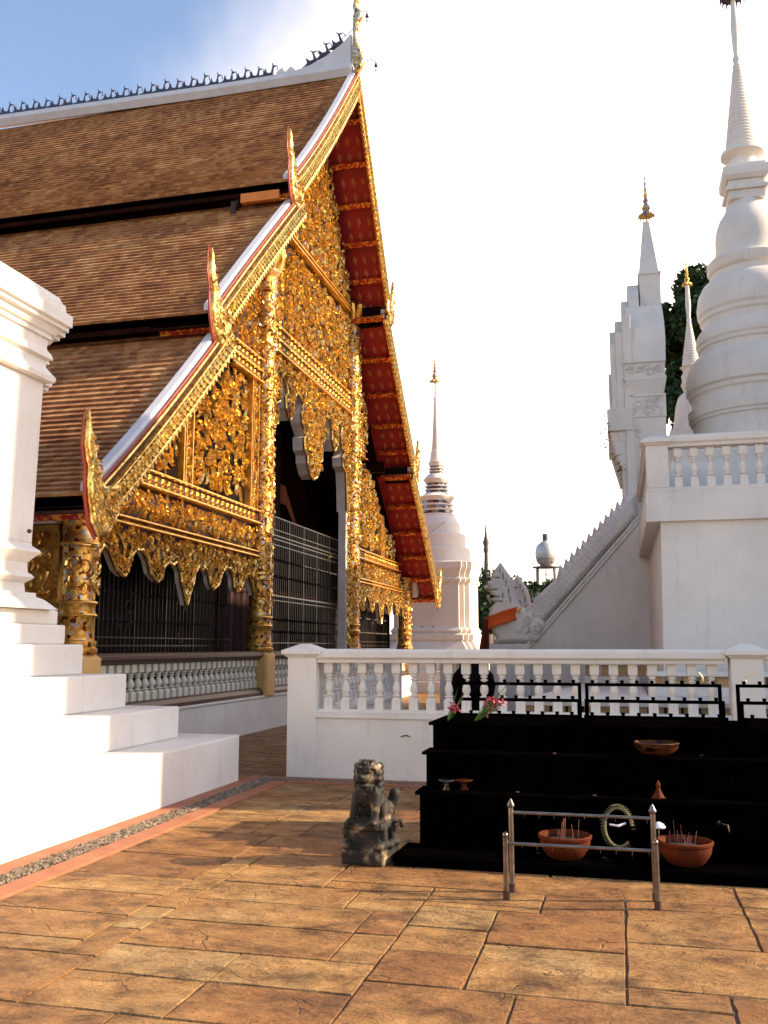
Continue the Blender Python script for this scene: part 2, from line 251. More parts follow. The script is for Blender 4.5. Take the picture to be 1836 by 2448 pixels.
# ------------------------------------------------------------------ mesh helpers
class MB:
    def __init__(s): s.v = []; s.f = []; s.n = 0; s.row = []
    def add(s, vs, fs, row=None):
        vs = np.asarray(vs, float).reshape(-1, 3); s.v.append(vs)
        o = s.n; s.f.extend([tuple(i + o for i in f) for f in fs]); s.n += len(vs)
        s.row.extend(row if row is not None else [0.0] * len(fs))
        return s
    def box(s, x0, x1, y0, y1, z0, z1):
        return s.add([(x0, y0, z0), (x1, y0, z0), (x1, y1, z0), (x0, y1, z0), (x0, y0, z1), (x1, y0, z1), (x1, y1, z1), (x0, y1, z1)],
                     [(0, 3, 2, 1), (4, 5, 6, 7), (0, 1, 5, 4), (1, 2, 6, 5), (2, 3, 7, 6), (3, 0, 4, 7)])
    def frustum(s, cx, cy, z0, z1, hx0, hy0, hx1, hy1):
        return s.add([(cx - hx0, cy - hy0, z0), (cx + hx0, cy - hy0, z0), (cx + hx0, cy + hy0, z0), (cx - hx0, cy + hy0, z0),
                      (cx - hx1, cy - hy1, z1), (cx + hx1, cy - hy1, z1), (cx + hx1, cy + hy1, z1), (cx - hx1, cy + hy1, z1)],
                     [(0, 3, 2, 1), (4, 5, 6, 7), (0, 1, 5, 4), (1, 2, 6, 5), (2, 3, 7, 6), (3, 0, 4, 7)])
    def prism(s, poly, a0, a1, axis='x'):
        n = len(poly); vs = []
        for a in (a0, a1):
            for p, q in poly: vs.append({'x': (a, p, q), 'y': (p, a, q), 'z': (p, q, a)}[axis])
        fs = [tuple(range(n)), tuple(range(2 * n - 1, n - 1, -1))] + [(i, i + n, (i + 1) % n + n, (i + 1) % n) for i in range(n)]
        return s.add(vs, fs)
    def lathe(s, prof, c=(0, 0, 0), seg=20, cap=True, phase=0.0, sq=False):
        vs = []; fs = []
        for r, z in prof:
            for k in range(seg):
                a = 2 * PI * k / seg + phase
                vs.append((c[0] + r * math.cos(a), c[1] + r * math.sin(a), c[2] + z))
        for i in range(len(prof) - 1):
            for k in range(seg):
                a = i * seg + k; b = i * seg + (k + 1) % seg; fs.append((a, b, b + seg, a + seg))
        if cap: fs.append(tuple(range(seg - 1, -1, -1))); fs.append(tuple((len(prof) - 1) * seg + k for k in range(seg)))
        return s.add(vs, fs)
    def plan(s, polyf, prof, c=(0, 0)):                     # stacked copies of a plan polygon; prof = (half, z)
        base = None; vs = []; fs = []; n = 0
        for h, z in prof:
            P = polyf(h); n = len(P); vs += [(c[0] + p, c[1] + q, z) for p, q in P]
        for i in range(len(prof) - 1):
            for k in range(n): a = i * n + k; b = i * n + (k + 1) % n; fs.append((a, b, b + n, a + n))
        fs.append(tuple(range(n - 1, -1, -1))); fs.append(tuple((len(prof) - 1) * n + k for k in range(n)))
        return s.add(vs, fs)
    def tube(s, pts, rad, seg=8, closed=False):
        pts = [Vector(p) for p in pts]; n = len(pts)
        if not hasattr(rad, '__len__'): rad = [rad] * n
        vs = []; up = Vector((0.13, 0.21, 0.97))
        for i, p in enumerate(pts):
            t = (pts[(i + 1) % n] - pts[i - 1]) if closed else (pts[min(i + 1, n - 1)] - pts[max(i - 1, 0)])
            t.normalize(); a = t.cross(up)
            if a.length < 0.15: a = t.cross(Vector((1, 0, 0)))
            a.normalize(); b = t.cross(a)
            for k in range(seg):
                th = 2 * PI * k / seg; vs.append(p + (a * math.cos(th) + b * math.sin(th)) * rad[i])
        fs = []
        for i in range(n if closed else n - 1):
            j = (i + 1) % n
            for k in range(seg): q = (k + 1) % seg; fs.append((i * seg + k, i * seg + q, j * seg + q, j * seg + k))
        if not closed: fs.append(tuple(range(seg - 1, -1, -1))); fs.append(tuple((n - 1) * seg + k for k in range(seg)))
        return s.add([tuple(v) for v in vs], fs)
    def ball(s, c, r, seg=10, rings=6, sc3=(1, 1, 1)):
        vs = []; fs = []
        for i in range(rings + 1):
            ph = PI * i / rings
            for k in range(seg):
                a = 2 * PI * k / seg; vs.append((c[0] + r * sc3[0] * math.sin(ph) * math.cos(a), c[1] + r * sc3[1] * math.sin(ph) * math.sin(a), c[2] + r * sc3[2] * math.cos(ph)))
        for i in range(rings):
            for k in range(seg): a = i * seg + k; b = i * seg + (k + 1) % seg; fs.append((a, a + seg, b + seg, b))
        return s.add(vs, fs)
    def build(s, name, m, parent=None, smooth=False, bevel=0, attr=None, angle=38, origin=None):
        me = bpy.data.meshes.new(name); V = np.concatenate(s.v) if s.v else np.zeros((0, 3))
        if origin is not None: V = V - np.array(origin)
        me.from_pydata(V.tolist(), [], s.f); me.update()
        import bmesh
        bm = bmesh.new(); bm.from_mesh(me)
        if not attr: bmesh.ops.recalc_face_normals(bm, faces=bm.faces)
        bm.to_mesh(me); bm.free()
        if attr:
            at = me.attributes.new(attr, 'FLOAT', 'FACE'); at.data.foreach_set('value', s.row)
        if smooth:
            me.shade_smooth(); me.set_sharp_from_angle(angle=math.radians(angle))
        me.materials.append(m if not isinstance(m, str) else M[m])
        o = bpy.data.objects.new(name, me); COL.objects.link(o)
        if origin is not None: o.location = origin
        if parent: o.parent = parent
        if parent is not None and origin is not None:
            o.location = Vector(origin) - parent_world(parent)
        elif parent is not None:
            o.location = -parent_world(parent)
        if bevel:
            b = o.modifiers.new('bevel', 'BEVEL'); b.width = bevel; b.segments = 2; b.limit_method = 'ANGLE'; b.angle_limit = math.radians(50)
        return o
def parent_world(p):
    v = Vector((0, 0, 0))
    while p is not None: v = v + p.location; p = p.parent
    return v
def tag(o, label=None, cat=None, group=None, kind=None):
    if label: o['label'] = label
    if cat: o['category'] = cat
    if group: o['group'] = group
    if kind: o['kind'] = kind
    return o
def thing(name, label, cat, loc, group=None):
    o = bpy.data.objects.new(name, None); COL.objects.link(o); o.location = loc; o.empty_display_size = 0.3
    return tag(o, label, cat, group)
def copy_part(o, parent, loc, rz=0.0, sc3=None):
    c = o.copy(); COL.objects.link(c); c.parent = parent; c.location = Vector(loc) - parent_world(parent); c.rotation_euler = (0, 0, rz)
    if sc3: c.scale = sc3
    return c
# --- signed distance shapes turned into one smooth surface
import openvdb
def poly_sd(poly, U, V):
    P = np.asarray(poly, float); d = np.full(U.shape, 1e9); ins = np.zeros(U.shape, bool)
    for i in range(len(P)):
        a = P[i]; b = P[(i + 1) % len(P)]; e = b - a
        t = np.clip(((U - a[0]) * e[0] + (V - a[1]) * e[1]) / max(e @ e, 1e-12), 0, 1)
        d = np.minimum(d, np.hypot(U - a[0] - t * e[0], V - a[1] - t * e[1]))
        c = ((a[1] > V) != (b[1] > V)) & (U < (b[0] - a[0]) * (V - a[1]) / (b[1] - a[1] + 1e-12) + a[0]); ins ^= c
    return np.where(ins, -d, d)
class SDF:
    def __init__(s, lo, hi, res):
        s.lo = np.array(lo, float); s.res = res; n = np.ceil((np.array(hi) - s.lo) / res).astype(int) + 1
        ax = [s.lo[i] + res * np.arange(n[i]) for i in range(3)]; s.X, s.Y, s.Z = np.meshgrid(*ax, indexing='ij'); s.F = np.full(s.X.shape, 10.0)
    def u(s, f, k=0.0):
        if k <= 0: s.F = np.minimum(s.F, f)
        else:
            h = np.clip(0.5 + 0.5 * (s.F - f) / k, 0, 1); s.F = s.F * (1 - h) + f * h - k * h * (1 - h)
        return s
    def sub(s, f): s.F = np.maximum(s.F, -f); return s
    def ell(s, c, r):
        q = np.sqrt(((s.X - c[0]) / r[0]) ** 2 + ((s.Y - c[1]) / r[1]) ** 2 + ((s.Z - c[2]) / r[2]) ** 2); return (q - 1) * min(r)
    def cap(s, p, q, r0, r1):
        p = np.array(p, float); q = np.array(q, float); e = q - p
        t = np.clip(((s.X - p[0]) * e[0] + (s.Y - p[1]) * e[1] + (s.Z - p[2]) * e[2]) / (e @ e), 0, 1)
        return np.sqrt((s.X - p[0] - t * e[0]) ** 2 + (s.Y - p[1] - t * e[1]) ** 2 + (s.Z - p[2] - t * e[2]) ** 2) - (r0 + (r1 - r0) * t)
    def box(s, c, h, r=0.01):
        a = np.abs(s.X - c[0]) - h[0] + r; b = np.abs(s.Y - c[1]) - h[1] + r; d = np.abs(s.Z - c[2]) - h[2] + r
        return np.sqrt(np.maximum(a, 0) ** 2 + np.maximum(b, 0) ** 2 + np.maximum(d, 0) ** 2) + np.minimum(np.maximum(a, np.maximum(b, d)), 0) - r
    def slab(s, poly, plane, c, t, wdt):                    # outline inflated to half thickness t, rounded over width wdt
        if plane == 'xz': U, V, H = s.X, s.Z, s.Y
        else: U, V, H = s.Y, s.Z, s.X
        if plane == 'xz': d = poly_sd(poly, U[:, 0, :], V[:, 0, :])[:, None, :] + 0 * U
        else: d = poly_sd(poly, U[0], V[0])[None] + 0 * U
        q = np.clip(-d / wdt, 0, 1); T = t * np.sqrt(np.clip(1 - (1 - q) ** 2, 0, 1))
        return np.maximum(d, np.where(d < 0, (np.abs(H - c) - T) * 0.6, d))
    def mb(s, mb=None):
        g = openvdb.FloatGrid(10.0); g.copyFromArray(s.F.astype(np.float32)); p, t, q = g.convertToPolygons(isovalue=0.0, adaptivity=0.0)
        mb = mb or MB(); return mb.add(p * s.res + s.lo, [tuple(int(i) for i in f) for f in q] + [tuple(int(i) for i in f) for f in t])

# --- carved ornament: scrolls and flame leaves filling an outline
def scroll_tpl(turns, n=13, wd=0.075):
    t = np.linspace(0, 1, n); r = 0.5 * (1 - 0.78 * t); a = turns * 2 * PI * t
    c = np.stack([r * np.cos(a) , r * np.sin(a)], 1); return c, wd * np.sin(PI * np.clip(0.12 + 0.88 * t, 0, 1)) ** 0.6 * (1 - 0.35 * t)
def flame_tpl(n=9):
    t = np.linspace(0, 1, n); c = np.stack([0.22 * np.sin(t * 4.4), -0.55 + 1.1 * t], 1); return c, 0.10 * np.sin(PI * (0.08 + 0.92 * t)) ** 0.8
TPL = []
for c, wdt in [scroll_tpl(0.85), scroll_tpl(1.25), scroll_tpl(1.6, 17, 0.07), flame_tpl(), flame_tpl(7)]:
    n = len(c); tg = np.gradient(c, axis=0); tg /= np.linalg.norm(tg, axis=1)[:, None] + 1e-9; nm = np.stack([-tg[:, 1], tg[:, 0]], 1)
    vs = []
    for i in range(n):
        vs += [(*(c[i] + nm[i] * wdt[i]), 0.0), (*(c[i]), 1.0), (*(c[i] - nm[i] * wdt[i]), 0.0)]
    fs = []
    for i in range(n - 1):
        a = 3 * i; fs += [(a, a + 1, a + 4, a + 3), (a + 1, a + 2, a + 5, a + 4)]
    TPL.append((np.array(vs), fs))
def carve(mb, poly, mapf, size, seed=0, depth=0.07, density=1.0, margin=0.42):
    r = np.random.default_rng(seed); P = np.array(poly); lo = P.min(0); hi = P.max(0); st = size * 0.72 / density
    us = np.arange(lo[0], hi[0] + st, st); vs_ = np.arange(lo[1], hi[1] + st, st); U, V = np.meshgrid(us, vs_)
    U = U + r.uniform(-.35, .35, U.shape) * st; V = V + r.uniform(-.35, .35, V.shape) * st
    d = poly_sd(poly, U, V)
    for u, v, dd in zip(U.ravel(), V.ravel(), d.ravel()):
        if dd > -0.04 * size / 0.3: continue
        s = min(size * r.uniform(0.75, 1.2), -dd / margin)
        if s < size * 0.35: continue
        T, F = TPL[r.integers(len(TPL))]; a = r.uniform(0, 2 * PI); mir = r.choice([-1, 1]); ca, sa = math.cos(a) * s, math.sin(a) * s
        x = T[:, 0] * mir; y = T[:, 1]
        h = T[:, 2] * depth * 0.42 * (s / size) + r.uniform(0, 1) * depth * 0.75 + 0.05 * s * np.sin(6 * T[:, 0] + r.uniform(0, 6))
        mb.add(mapf(u + x * ca - y * sa, v + x * sa + y * ca, h), F)
    return mb
def flat(X):                                                # map (u,v,h) to the facade plane x = X, pointing to +X
    return lambda u, v, h: np.stack([X + h, u, v], 1)
def flatn(Y):                                               # facing -Y
    return lambda u, v, h: np.stack([u, Y - h, v], 1)

def tri_fan_panel(poly, X, name, m, parent, th=0.04):
    return MB().prism(poly, X - th, X, 'x').build(name, m, parent)

# ------------------------------------------------------------------ ground
def ground():
    # near paving: ashlar slabs with real joints
    mb = MB(); r = np.random.default_rng(3)
    X0, X1, Y0, Y1 = -3.76, 4.36, -1.2, 10.3; cu = 0.232; cv = 0.215; nx_, ny_ = int(round((X1 - X0) / cu)), int((Y1 - Y0) / cv); occ = np.zeros((nx_, ny_), bool)
    gx = X0 + np.arange(nx_ + 1) * (X1 - X0) / nx_ ; gy = Y0 + np.arange(ny_ + 1) * (Y1 - Y0) / ny_
    gx[1:-1] += r.uniform(-.03, .03, nx_ - 1); gy[1:-1] += r.uniform(-.03, .03, ny_ - 1)
    for iy in range(ny_):
        for ix in range(nx_):
            if occ[ix, iy]: continue
            w_, h_ = [(4, 2), (3, 2), (2, 2), (4, 1), (3, 1), (5, 2), (3, 3), (2, 1), (4, 3)][r.choice(9, p=[.2, .2, .12, .08, .08, .1, .1, .04, .08])]
            w_ = min(w_, nx_ - ix); h_ = min(h_, ny_ - iy)
            k = 1
            while k < w_ and not occ[ix + k, iy]: k += 1
            w_ = k; occ[ix:ix + w_, iy:iy + h_] = True
            cells = [(gx[ix], gx[ix + w_], gy[iy], gy[iy + h_])]
            for a, b, c, d in cells:
                g = 0.0028; sid = r.random(); h = r.uniform(-0.002, 0.002)
                # subdivided outline so that the joints wander
                pts = []
                for (p, q), (p2, q2) in zip([(a, c), (b, c), (b, d), (a, d)], [(b, c), (b, d), (a, d), (a, c)]):
                    for k in range(5):
                        t = k / 5; pts.append((p + (p2 - p) * t, q + (q2 - q) * t))
                cx, cy = (a + b) / 2, (c + d) / 2
                top = []; low = []
                for (p, q) in pts:
                    jx = 0.004 * math.sin(31 * p + 17 * q) + 0.003 * r.normal(); jy = 0.004 * math.sin(23 * q - 29 * p) + 0.003 * r.normal()
                    sx = np.sign(cx - p); sy = np.sign(cy - q)
                    P = (p + sx * (g + abs(jx)), q + sy * (g + abs(jy))); low.append((P[0], P[1], -0.009)); top.append((P[0] + sx * 0.004, P[1] + sy * 0.004, h))
                n = len(pts); mb.add(low + top, [tuple(range(n, 2 * n))] + [(i, (i + 1) % n, (i + 1) % n + n, i + n) for i in range(n)], row=[sid] * (n + 1))
    o = mb.build('paving', 'paving', attr='slab'); tag(o, kind='structure')
    o = MB().add([(-400, -60, -0.010), (400, -60, -0.010), (400, 900, -0.010), (-400, 900, -0.010)], [(0, 1, 2, 3)]).build('ground', 'joint'); tag(o, kind='structure')
    # surrounding paving beyond the balustrade, built as sheets beside the slab field
    mb = MB()
    for a, b, c, d in [(-30, -4.34, -3, 45), (-4.34, 40, 10.36, 45), (4.36, 40, -3, 10.36)]:
        nx = 8; ny = 12
        mb.add([(a, c, -0.004), (b, c, -0.004), (b, d, -0.004), (a, d, -0.004)], [(0, 1, 2, 3)], row=[0.5])
    o = mb.build('courtyard_paving', 'paving_far', attr='slab'); tag(o, kind='structure')
    # terracotta kerbs and gravel drain
    mb = MB(); mb.box(-4.34, -4.15, -3, 10.72, -0.02, 0.012); mb.box(-3.95, -3.77, -3, 10.34, -0.02, 0.012); mb.box(-3.77, 4.6, 10.32, 10.40, -0.02, 0.012); mb.box(-4.15, 4.6, 10.62, 10.70, -0.02, 0.011)
    tag(mb.build('kerb', 'kerb', bevel=0.006), kind='structure')
    mb = MB(); r = np.random.default_rng(5)
    mb.box(-4.15, -3.95, -3, 10.62, -0.03, -0.006); mb.box(-3.95, 4.6, 10.40, 10.62, -0.03, -0.006)
    def stone(x, y, z, s):
        q = r.normal(size=(6, 3)) * 0.16 + np.array([(1, 0, 0), (-1, 0, 0), (0, 1, 0), (0, -1, 0), (0, 0, .7), (0, 0, -.7)])
        mb.add(q * s + np.array([x, y, z]), [(0, 2, 4), (2, 1, 4), (1, 3, 4), (3, 0, 4), (2, 0, 5), (1, 2, 5), (3, 1, 5), (0, 3, 5)])
    for _ in range(5200): stone(r.uniform(-4.14, -3.96), r.uniform(3.5, 10.6), r.uniform(0, 0.014), r.uniform(0.009, 0.02))
    for _ in range(2600): stone(r.uniform(-3.96, -0.6), r.uniform(10.41, 10.61), r.uniform(-0.005, 0.01), r.uniform(0.010, 0.02))
    tag(mb.build('gravel', mat('river_gravel', [(0.3, (0.06, 0.04, 0.028)), (0.5, (0.17, 0.12, 0.08)), (0.72, (0.38, 0.31, 0.23))], scale=22, rough=0.8)), kind='stuff')
ground()

# ------------------------------------------------------------------ baluster
def baluster_mb(h=0.55, s=1.0):
    k = h / 0.55
    mb = MB(); q = 0.052 * s
    def pz(z): return z * k
    mb.add([], []) if False else None
    mb.frustum(0, 0, 0, pz(0.115), q, q, q, q); mb.frustum(0, 0, pz(0.115), pz(0.145), q, q, q * 0.62, q * 0.62)
    mb.frustum(0, 0, pz(0.435), pz(0.55), q, q, q, q); mb.frustum(0, 0, pz(0.41), pz(0.435), q * 0.62, q * 0.62, q, q)
    prof = [(0.030, 0.140), (0.030, 0.150), (0.050, 0.158), (0.052, 0.168), (0.030, 0.180), (0.034, 0.195), (0.047, 0.220), (0.050, 0.245), (0.045, 0.275), (0.034, 0.305), (0.026, 0.330), (0.024, 0.345), (0.042, 0.352), (0.044, 0.362), (0.026, 0.370), (0.024, 0.380), (0.042, 0.388), (0.042, 0.398), (0.028, 0.412)]
    mb.lathe([(r * s, pz(z)) for r, z in prof], seg=14)
    return mb
def rail_profile(c, z, hw, up=0.165):
    return [(c - hw * 0.72, z), (c + hw * 0.72, z), (c + hw * 0.78, z + up * 0.25), (c + hw, z + up * 0.4), (c + hw, z + up * 0.8), (c + hw * 0.85, z + up), (c - hw * 0.85, z + up), (c - hw, z + up * 0.8), (c - hw, z + up * 0.4), (c - hw * 0.78, z + up * 0.25)]
def post(mb, x0, x1, y0, y1, z0, z1):
    mb.box(x0, x1, y0, y1, z0, z1); cx, cy = (x0 + x1) / 2, (y0 + y1) / 2; hx, hy = (x1 - x0) / 2, (y1 - y0) / 2
    mb.frustum(cx, cy, z1, z1 + 0.035, hx + 0.012, hy + 0.012, hx + 0.05, hy + 0.05)
    mb.frustum(cx, cy, z1 + 0.035, z1 + 0.085, hx + 0.065, hy + 0.065, hx + 0.065, hy + 0.065)
    mb.frustum(cx, cy, z1 + 0.085, z1 + 0.16, hx + 0.055, hy + 0.055, 0.05, 0.05)

# ------------------------------------------------------------------ mid balustrade (around the inner court)
def balustrade():
    t = thing('balustrade', 'long white plaster balustrade running across behind the black candle altar', 'balustrade', (-3.75, 10.9, 0))
    mb = MB(); mb.box(-3.80, 3.6, 10.78, 11.02, -0.01, 0.70); mb.box(-3.80, 3.6, 10.755, 11.045, 0.70, 0.76); mb.box(-3.80, 3.6, 10.80, 11.0, 0.76, 0.80)
    mb.box(-3.86, -3.62, 11.02, 15.1, -0.01, 0.70); mb.box(-3.885, -3.595, 11.05, 15.1, 0.70, 0.76); mb.box(-3.84, -3.64, 11.05, 15.1, 0.76, 0.80)
    mb.build('wall', 'white', t, bevel=0.006)
    mb = MB(); mb.prism(rail_profile(10.9, 1.35, 0.16), -3.6, 1.12, 'x'); mb.prism(rail_profile(10.9, 1.35, 0.16), 1.5, 3.6, 'x'); mb.prism([(p, q) for p, q in rail_profile(-3.74, 1.35, 0.16)], 11.05, 15.1, 'y')
    mb.build('rail', 'white', t, bevel=0.008)
    for i, (a, b, c, d) in enumerate([(-3.93, -3.57, 10.75, 11.06), (1.17, 1.5, 10.75, 11.06), (-3.90, -3.58, 15.1, 15.4)]):
        mb = MB(); post(mb, a, b, c, d, -0.01, 1.42 if i != 2 else 1.35); mb.build('post', 'white', t, bevel=0.006)
    b0 = baluster_mb(0.55).build('baluster', 'white', t, smooth=True, origin=(0, 0, 0)); b0.location = Vector((-3.44, 10.9, 0.80)) - t.location
    for i in range(1, 22): copy_part(b0, t, (-3.44 + i * 0.2105, 10.9, 0.80))
    for i in range(9): copy_part(b0, t, (1.66 + i * 0.2105, 10.9, 0.80))
    for i in range(18): copy_part(b0, t, (-3.74, 11.25 + i * 0.2105, 0.80))
    MB().tube([(-2.52, 10.765, 0.50), (-2.46, 10.765, 0.52), (-2.41, 10.765, 0.505)], 0.006, 5).build('crack_mark', 'darkwood', t)
    t2 = thing('balustrade', 'farther white balustrade post and wall beyond the court entrance gap', 'balustrade', (-3.75, 20.5, 0))
    mb = MB(); mb.box(-3.86, -3.62, 20.8, 24.5, -0.01, 0.70); mb.box(-3.885, -3.595, 20.8, 24.5, 0.70, 0.76); mb.build('wall', 'white', t2, bevel=0.006)
    MB().prism(rail_profile(-3.74, 1.30, 0.16), 20.8, 24.5, 'y').build('rail', 'white', t2)
    mb = MB(); post(mb, -3.90, -3.58, 20.5, 20.8, -0.01, 1.30); mb.build('post', 'white', t2, bevel=0.006)
    for i in range(16): copy_part(b0, t2, (-3.74, 21.0 + i * 0.2105, 0.76))
    return b0
bal0 = balustrade()

# ------------------------------------------------------------------ near stupa (left)
def redent(a, b):                                          # plan with two redents at each corner: cumulative set-backs a, b
    def f(h):
        q = [(h, -(h - a - b)), (h, h - a - b), (h - a, h - a - b), (h - a, h - a), (h - a - b, h - a), (h - a - b, h)]
        out = []
        for k in range(4):
            c, s = [(1, 0), (0, 1), (-1, 0), (0, -1)][k]
            for x, y in q: out.append((c * x - s * y, s * x + c * y))
        return out
    return f
square = lambda h: [(h, -h), (h, h), (-h, h), (-h, -h)]
def near_stupa():
    c = (-8.33, 6.26); H = 4.0
    t = thing('stupa', 'huge white stepped stupa base at the left edge, partly in full sun', 'stupa', (c[0], c[1], 0))
    ins = [(0, 0, .53), (.52, .53, .88), (.95, .88, 1.25), (1.29, 1.25, 1.57), (1.43, 1.57, 1.775), (1.49, 1.775, 1.93)]
    for i, z0, z1 in ins:
        h = H - i; MB().box(c[0] - h, c[0] + h, c[1] - h, c[1] + h, z0 - (0.01 if z0 == 0 else -0.0), z1).build('step', 'white', t, bevel=0.02)
    prof = [(1.50, 1.93), (1.54, 1.97), (1.60, 2.03), (1.66, 2.06), (1.665, 2.10), (1.74, 2.10), (1.75, 2.20), (1.71, 2.23), (1.68, 2.26), (1.70, 2.29), (1.73, 2.31), (1.735, 2.41), (1.69, 2.47), (1.64, 2.52), (1.655, 2.55), (1.71, 2.59), (1.71, 2.62)]
    rd = redent(0.13, 0.13)
    MB().plan(rd, [(H - i + 0.11, z) for i, z in prof], c).build('base_moulding', 'white', t, smooth=True, angle=25, bevel=0)
    MB().plan(rd, [(H - 1.71 + .11, 2.62), (H - 1.69 + .11, 4.36)], c).build('shaft', 'white', t, bevel=0.01)
    prof = [(1.69, 4.36), (1.61, 4.37), (1.60, 4.42), (1.68, 4.53), (1.68, 4.60), (1.63, 4.62), (1.64, 4.67), (1.68, 4.73), (1.68, 4.84), (1.65, 4.845), (1.65, 4.89), (1.62, 4.90), (1.58, 4.96), (1.54, 4.97), (1.54, 5.01), (1.50, 5.02), (1.50, 5.15), (1.55, 5.17), (1.56, 5.26), (1.58, 5.27), (1.61, 5.34)]
    MB().plan(rd, [(H - i + .11, z) for i, z in prof], c).build('cornice', 'white', t, smooth=True, angle=25)
    MB().lathe([(2.2, 5.34), (2.2, 5.6), (1.9, 5.7), (1.9, 6.0), (1.6, 6.1), (1.6, 6.4), (1.25, 6.5), (1.3, 6.7), (1.2, 7.4), (.9, 7.9), (.5, 8.1), (.5, 8.4), (.4, 8.5), (.1, 10.6), (0.02, 11.8)], (c[0] - .3, c[1], 0), 40).build('spire', 'white', t, smooth=True)
    mb = MB()
    for y in (7.0, 8.2): mb.ball((c[0] + H - 1.5, y, 2.72), 0.025, 8, 4)
    mb.build('bolt', 'darkwood', t)
near_stupa()

# ------------------------------------------------------------------ temple hall
XC, XB = -6.70, -5.72                                      # carved gable plane; bargeboard plane
YC = 19.85
hall = thing('temple_hall', 'ornate gilded temple hall with three tiered brown tile roof and red soffit', 'temple', (XC, YC, 0))
COLY = [10.5, 16.72, 22.98, 29.2]
TL = [[(20.0, 15.42), (17.6, 12.55), (15.5, 10.32)], [(16.0, 10.22), (13.9, 8.18), (12.25, 6.52)], [(12.75, 6.45), (10.8, 4.62), (9.2, 3.25)]]
TR = [[(20.0, 15.42), (21.7, 12.95), (23.3, 10.55)], [(22.9, 10.35), (24.9, 8.35), (26.5, 6.78)], [(26.1, 6.65), (28.2, 4.85), (29.9, 3.22)]]
def smooth_path(p, n):                                     # quadratic through 3 points, n intervals
    p0, p1, p2 = map(np.array, p); out = []
    for i in range(n + 1):
        t = i / n; out.append(tuple(2 * (t - .5) * (t - 1) * p0 - 4 * t * (t - 1) * p1 + 2 * t * (t - .5) * p2))
    return out
XR = -34.0
def roofs():
    for sgn, T in ((-1, TL), (1, TR)):
        for ti, path in enumerate(T):
            Ln = math.dist(path[0], path[-1]); n = int(Ln / 0.148)
            P = smooth_path(path, n); mb = MB()
            for i in range(n):
                a = np.array(P[i]); b = np.array(P[i + 1]); d = (b - a) / np.linalg.norm(b - a); up = np.array([d[1], -d[0]]); up = up if up[1] > 0 else -up
                lo = a + up * 0.008 - d * 0.03; hi = b + up * 0.050; bt = b + up * 0.004
                xs = np.linspace(XB - 0.02, XR, 60); wob = rng.normal(0, 0.0035, 60)
                vs = []
                for x, wv in zip(xs, wob):
                    vs += [(x, lo[0], lo[1]), (x, hi[0], hi[1] + wv), (x, bt[0], bt[1])]
                fs = []; row = []
                for k in range(59):
                    q = 3 * k; fs += [(q, q + 1, q + 4, q + 3), (q + 1, q + 2, q + 5, q + 4)]; row += [float(i + 100 * ti)] * 2
                mb.add(vs, fs, row)
            mb.build('roof', 'roof', hall, attr='row')
            # underboard + eave fascia
            P2 = smooth_path(path, 6); und = [(y, z - 0.02) for y, z in P2] + [(y, z - 0.12) for y, z in reversed(P2)]
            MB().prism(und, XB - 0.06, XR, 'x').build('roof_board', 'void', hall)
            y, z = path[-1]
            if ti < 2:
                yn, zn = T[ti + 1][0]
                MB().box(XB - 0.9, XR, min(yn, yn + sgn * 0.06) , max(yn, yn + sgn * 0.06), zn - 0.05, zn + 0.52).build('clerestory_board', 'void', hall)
            MB().box(XB - 0.08, XR, min(y, y - sgn * 0.05), max(y, y - sgn * 0.05), z - 0.20, z - 0.02).build('eave_fascia', 'darkwood' if ti == 2 else 'void', hall)  # upper fascias near-black, the eave shade put into their colour
            # white verge cap lying on the roof edge
            V = smooth_path(path, 10); up = [(yy - 0.02 * 0, zz + 0.075) for yy, zz in V]
            o2 = [(yy, zz + 0.16) for yy, zz in V] + [(yy, zz + 0.01) for yy, zz in reversed(V)]
            MB().prism(o2, XB - 0.20, XB - 0.03, 'x').build('verge', 'verge', hall, bevel=0.03)
    # ridge
    Rz = [(XB - 0.1, 15.50), (-9.5, 15.50), (-16, 15.62), (-24, 15.9), (XR, 16.2)]
    mb = MB(); vs = []
    for x, z in Rz: vs += [(x, YC - 0.02, z - 0.18), (x, YC - 0.02 - .10, z - .03), (x, YC - .10, z + 0.10), (x, YC + .22, z + .10), (x, YC + .30, z - .03)]
    fs = []
    for i in range(len(Rz) - 1):
        for k in range(5): a = i * 5 + k; b = i * 5 + (k + 1) % 5; fs.append((a, b, b + 5, a + 5))
    mb.add(vs, fs + [(0, 1, 2, 3, 4), (24, 23, 22, 21, 20)]).build('ridge_cap', 'verge', hall)
    # rising white crest at the ridge end
    crest = [(-5.85, 15.5), (-7.75, 15.55), (-7.80, 15.72), (-7.62, 15.84), (-7.55, 15.70), (-7.40, 15.84), (-7.28, 15.70), (-6.9, 15.78), (-6.5, 15.95), (-6.1, 16.2), (-5.85, 16.45)]
    MB().prism(crest, YC - 0.02, YC + 0.14, 'y').build('ridge_crest', 'verge', hall, bevel=0.02)
    # ridge swans
    g = SDF((-.26, -.07, -.03), (.30, .07, .50), 0.013)
    g.u(g.ell((0, 0, .085), (.17, .055, .065))); g.u(g.cap((-.12, 0, .08), (-.22, 0, .12), .03, .012), .02)
    g.u(g.cap((-.04, 0, .1), (-.05, 0, .27), .06, .014), .02)
    g.u(g.cap((.12, 0, .09), (.15, 0, .30), .04, .022), .02); g.u(g.cap((.16, 0, .30), (.12, 0, .40), .024, .01), .01); g.u(g.cap((.17, 0, .31), (.25, 0, .30), .02, .01), .01); g.u(g.cap((.26, 0, .29), (.27, 0, .20), .010, .016), .01)
    s0 = g.mb().build('ridge_swan', 'hamsa', hall, smooth=True, origin=(0, 0, 0))
    s0.scale = (1.05, 1.2, 1.05)
    x = -8.05; k = 0
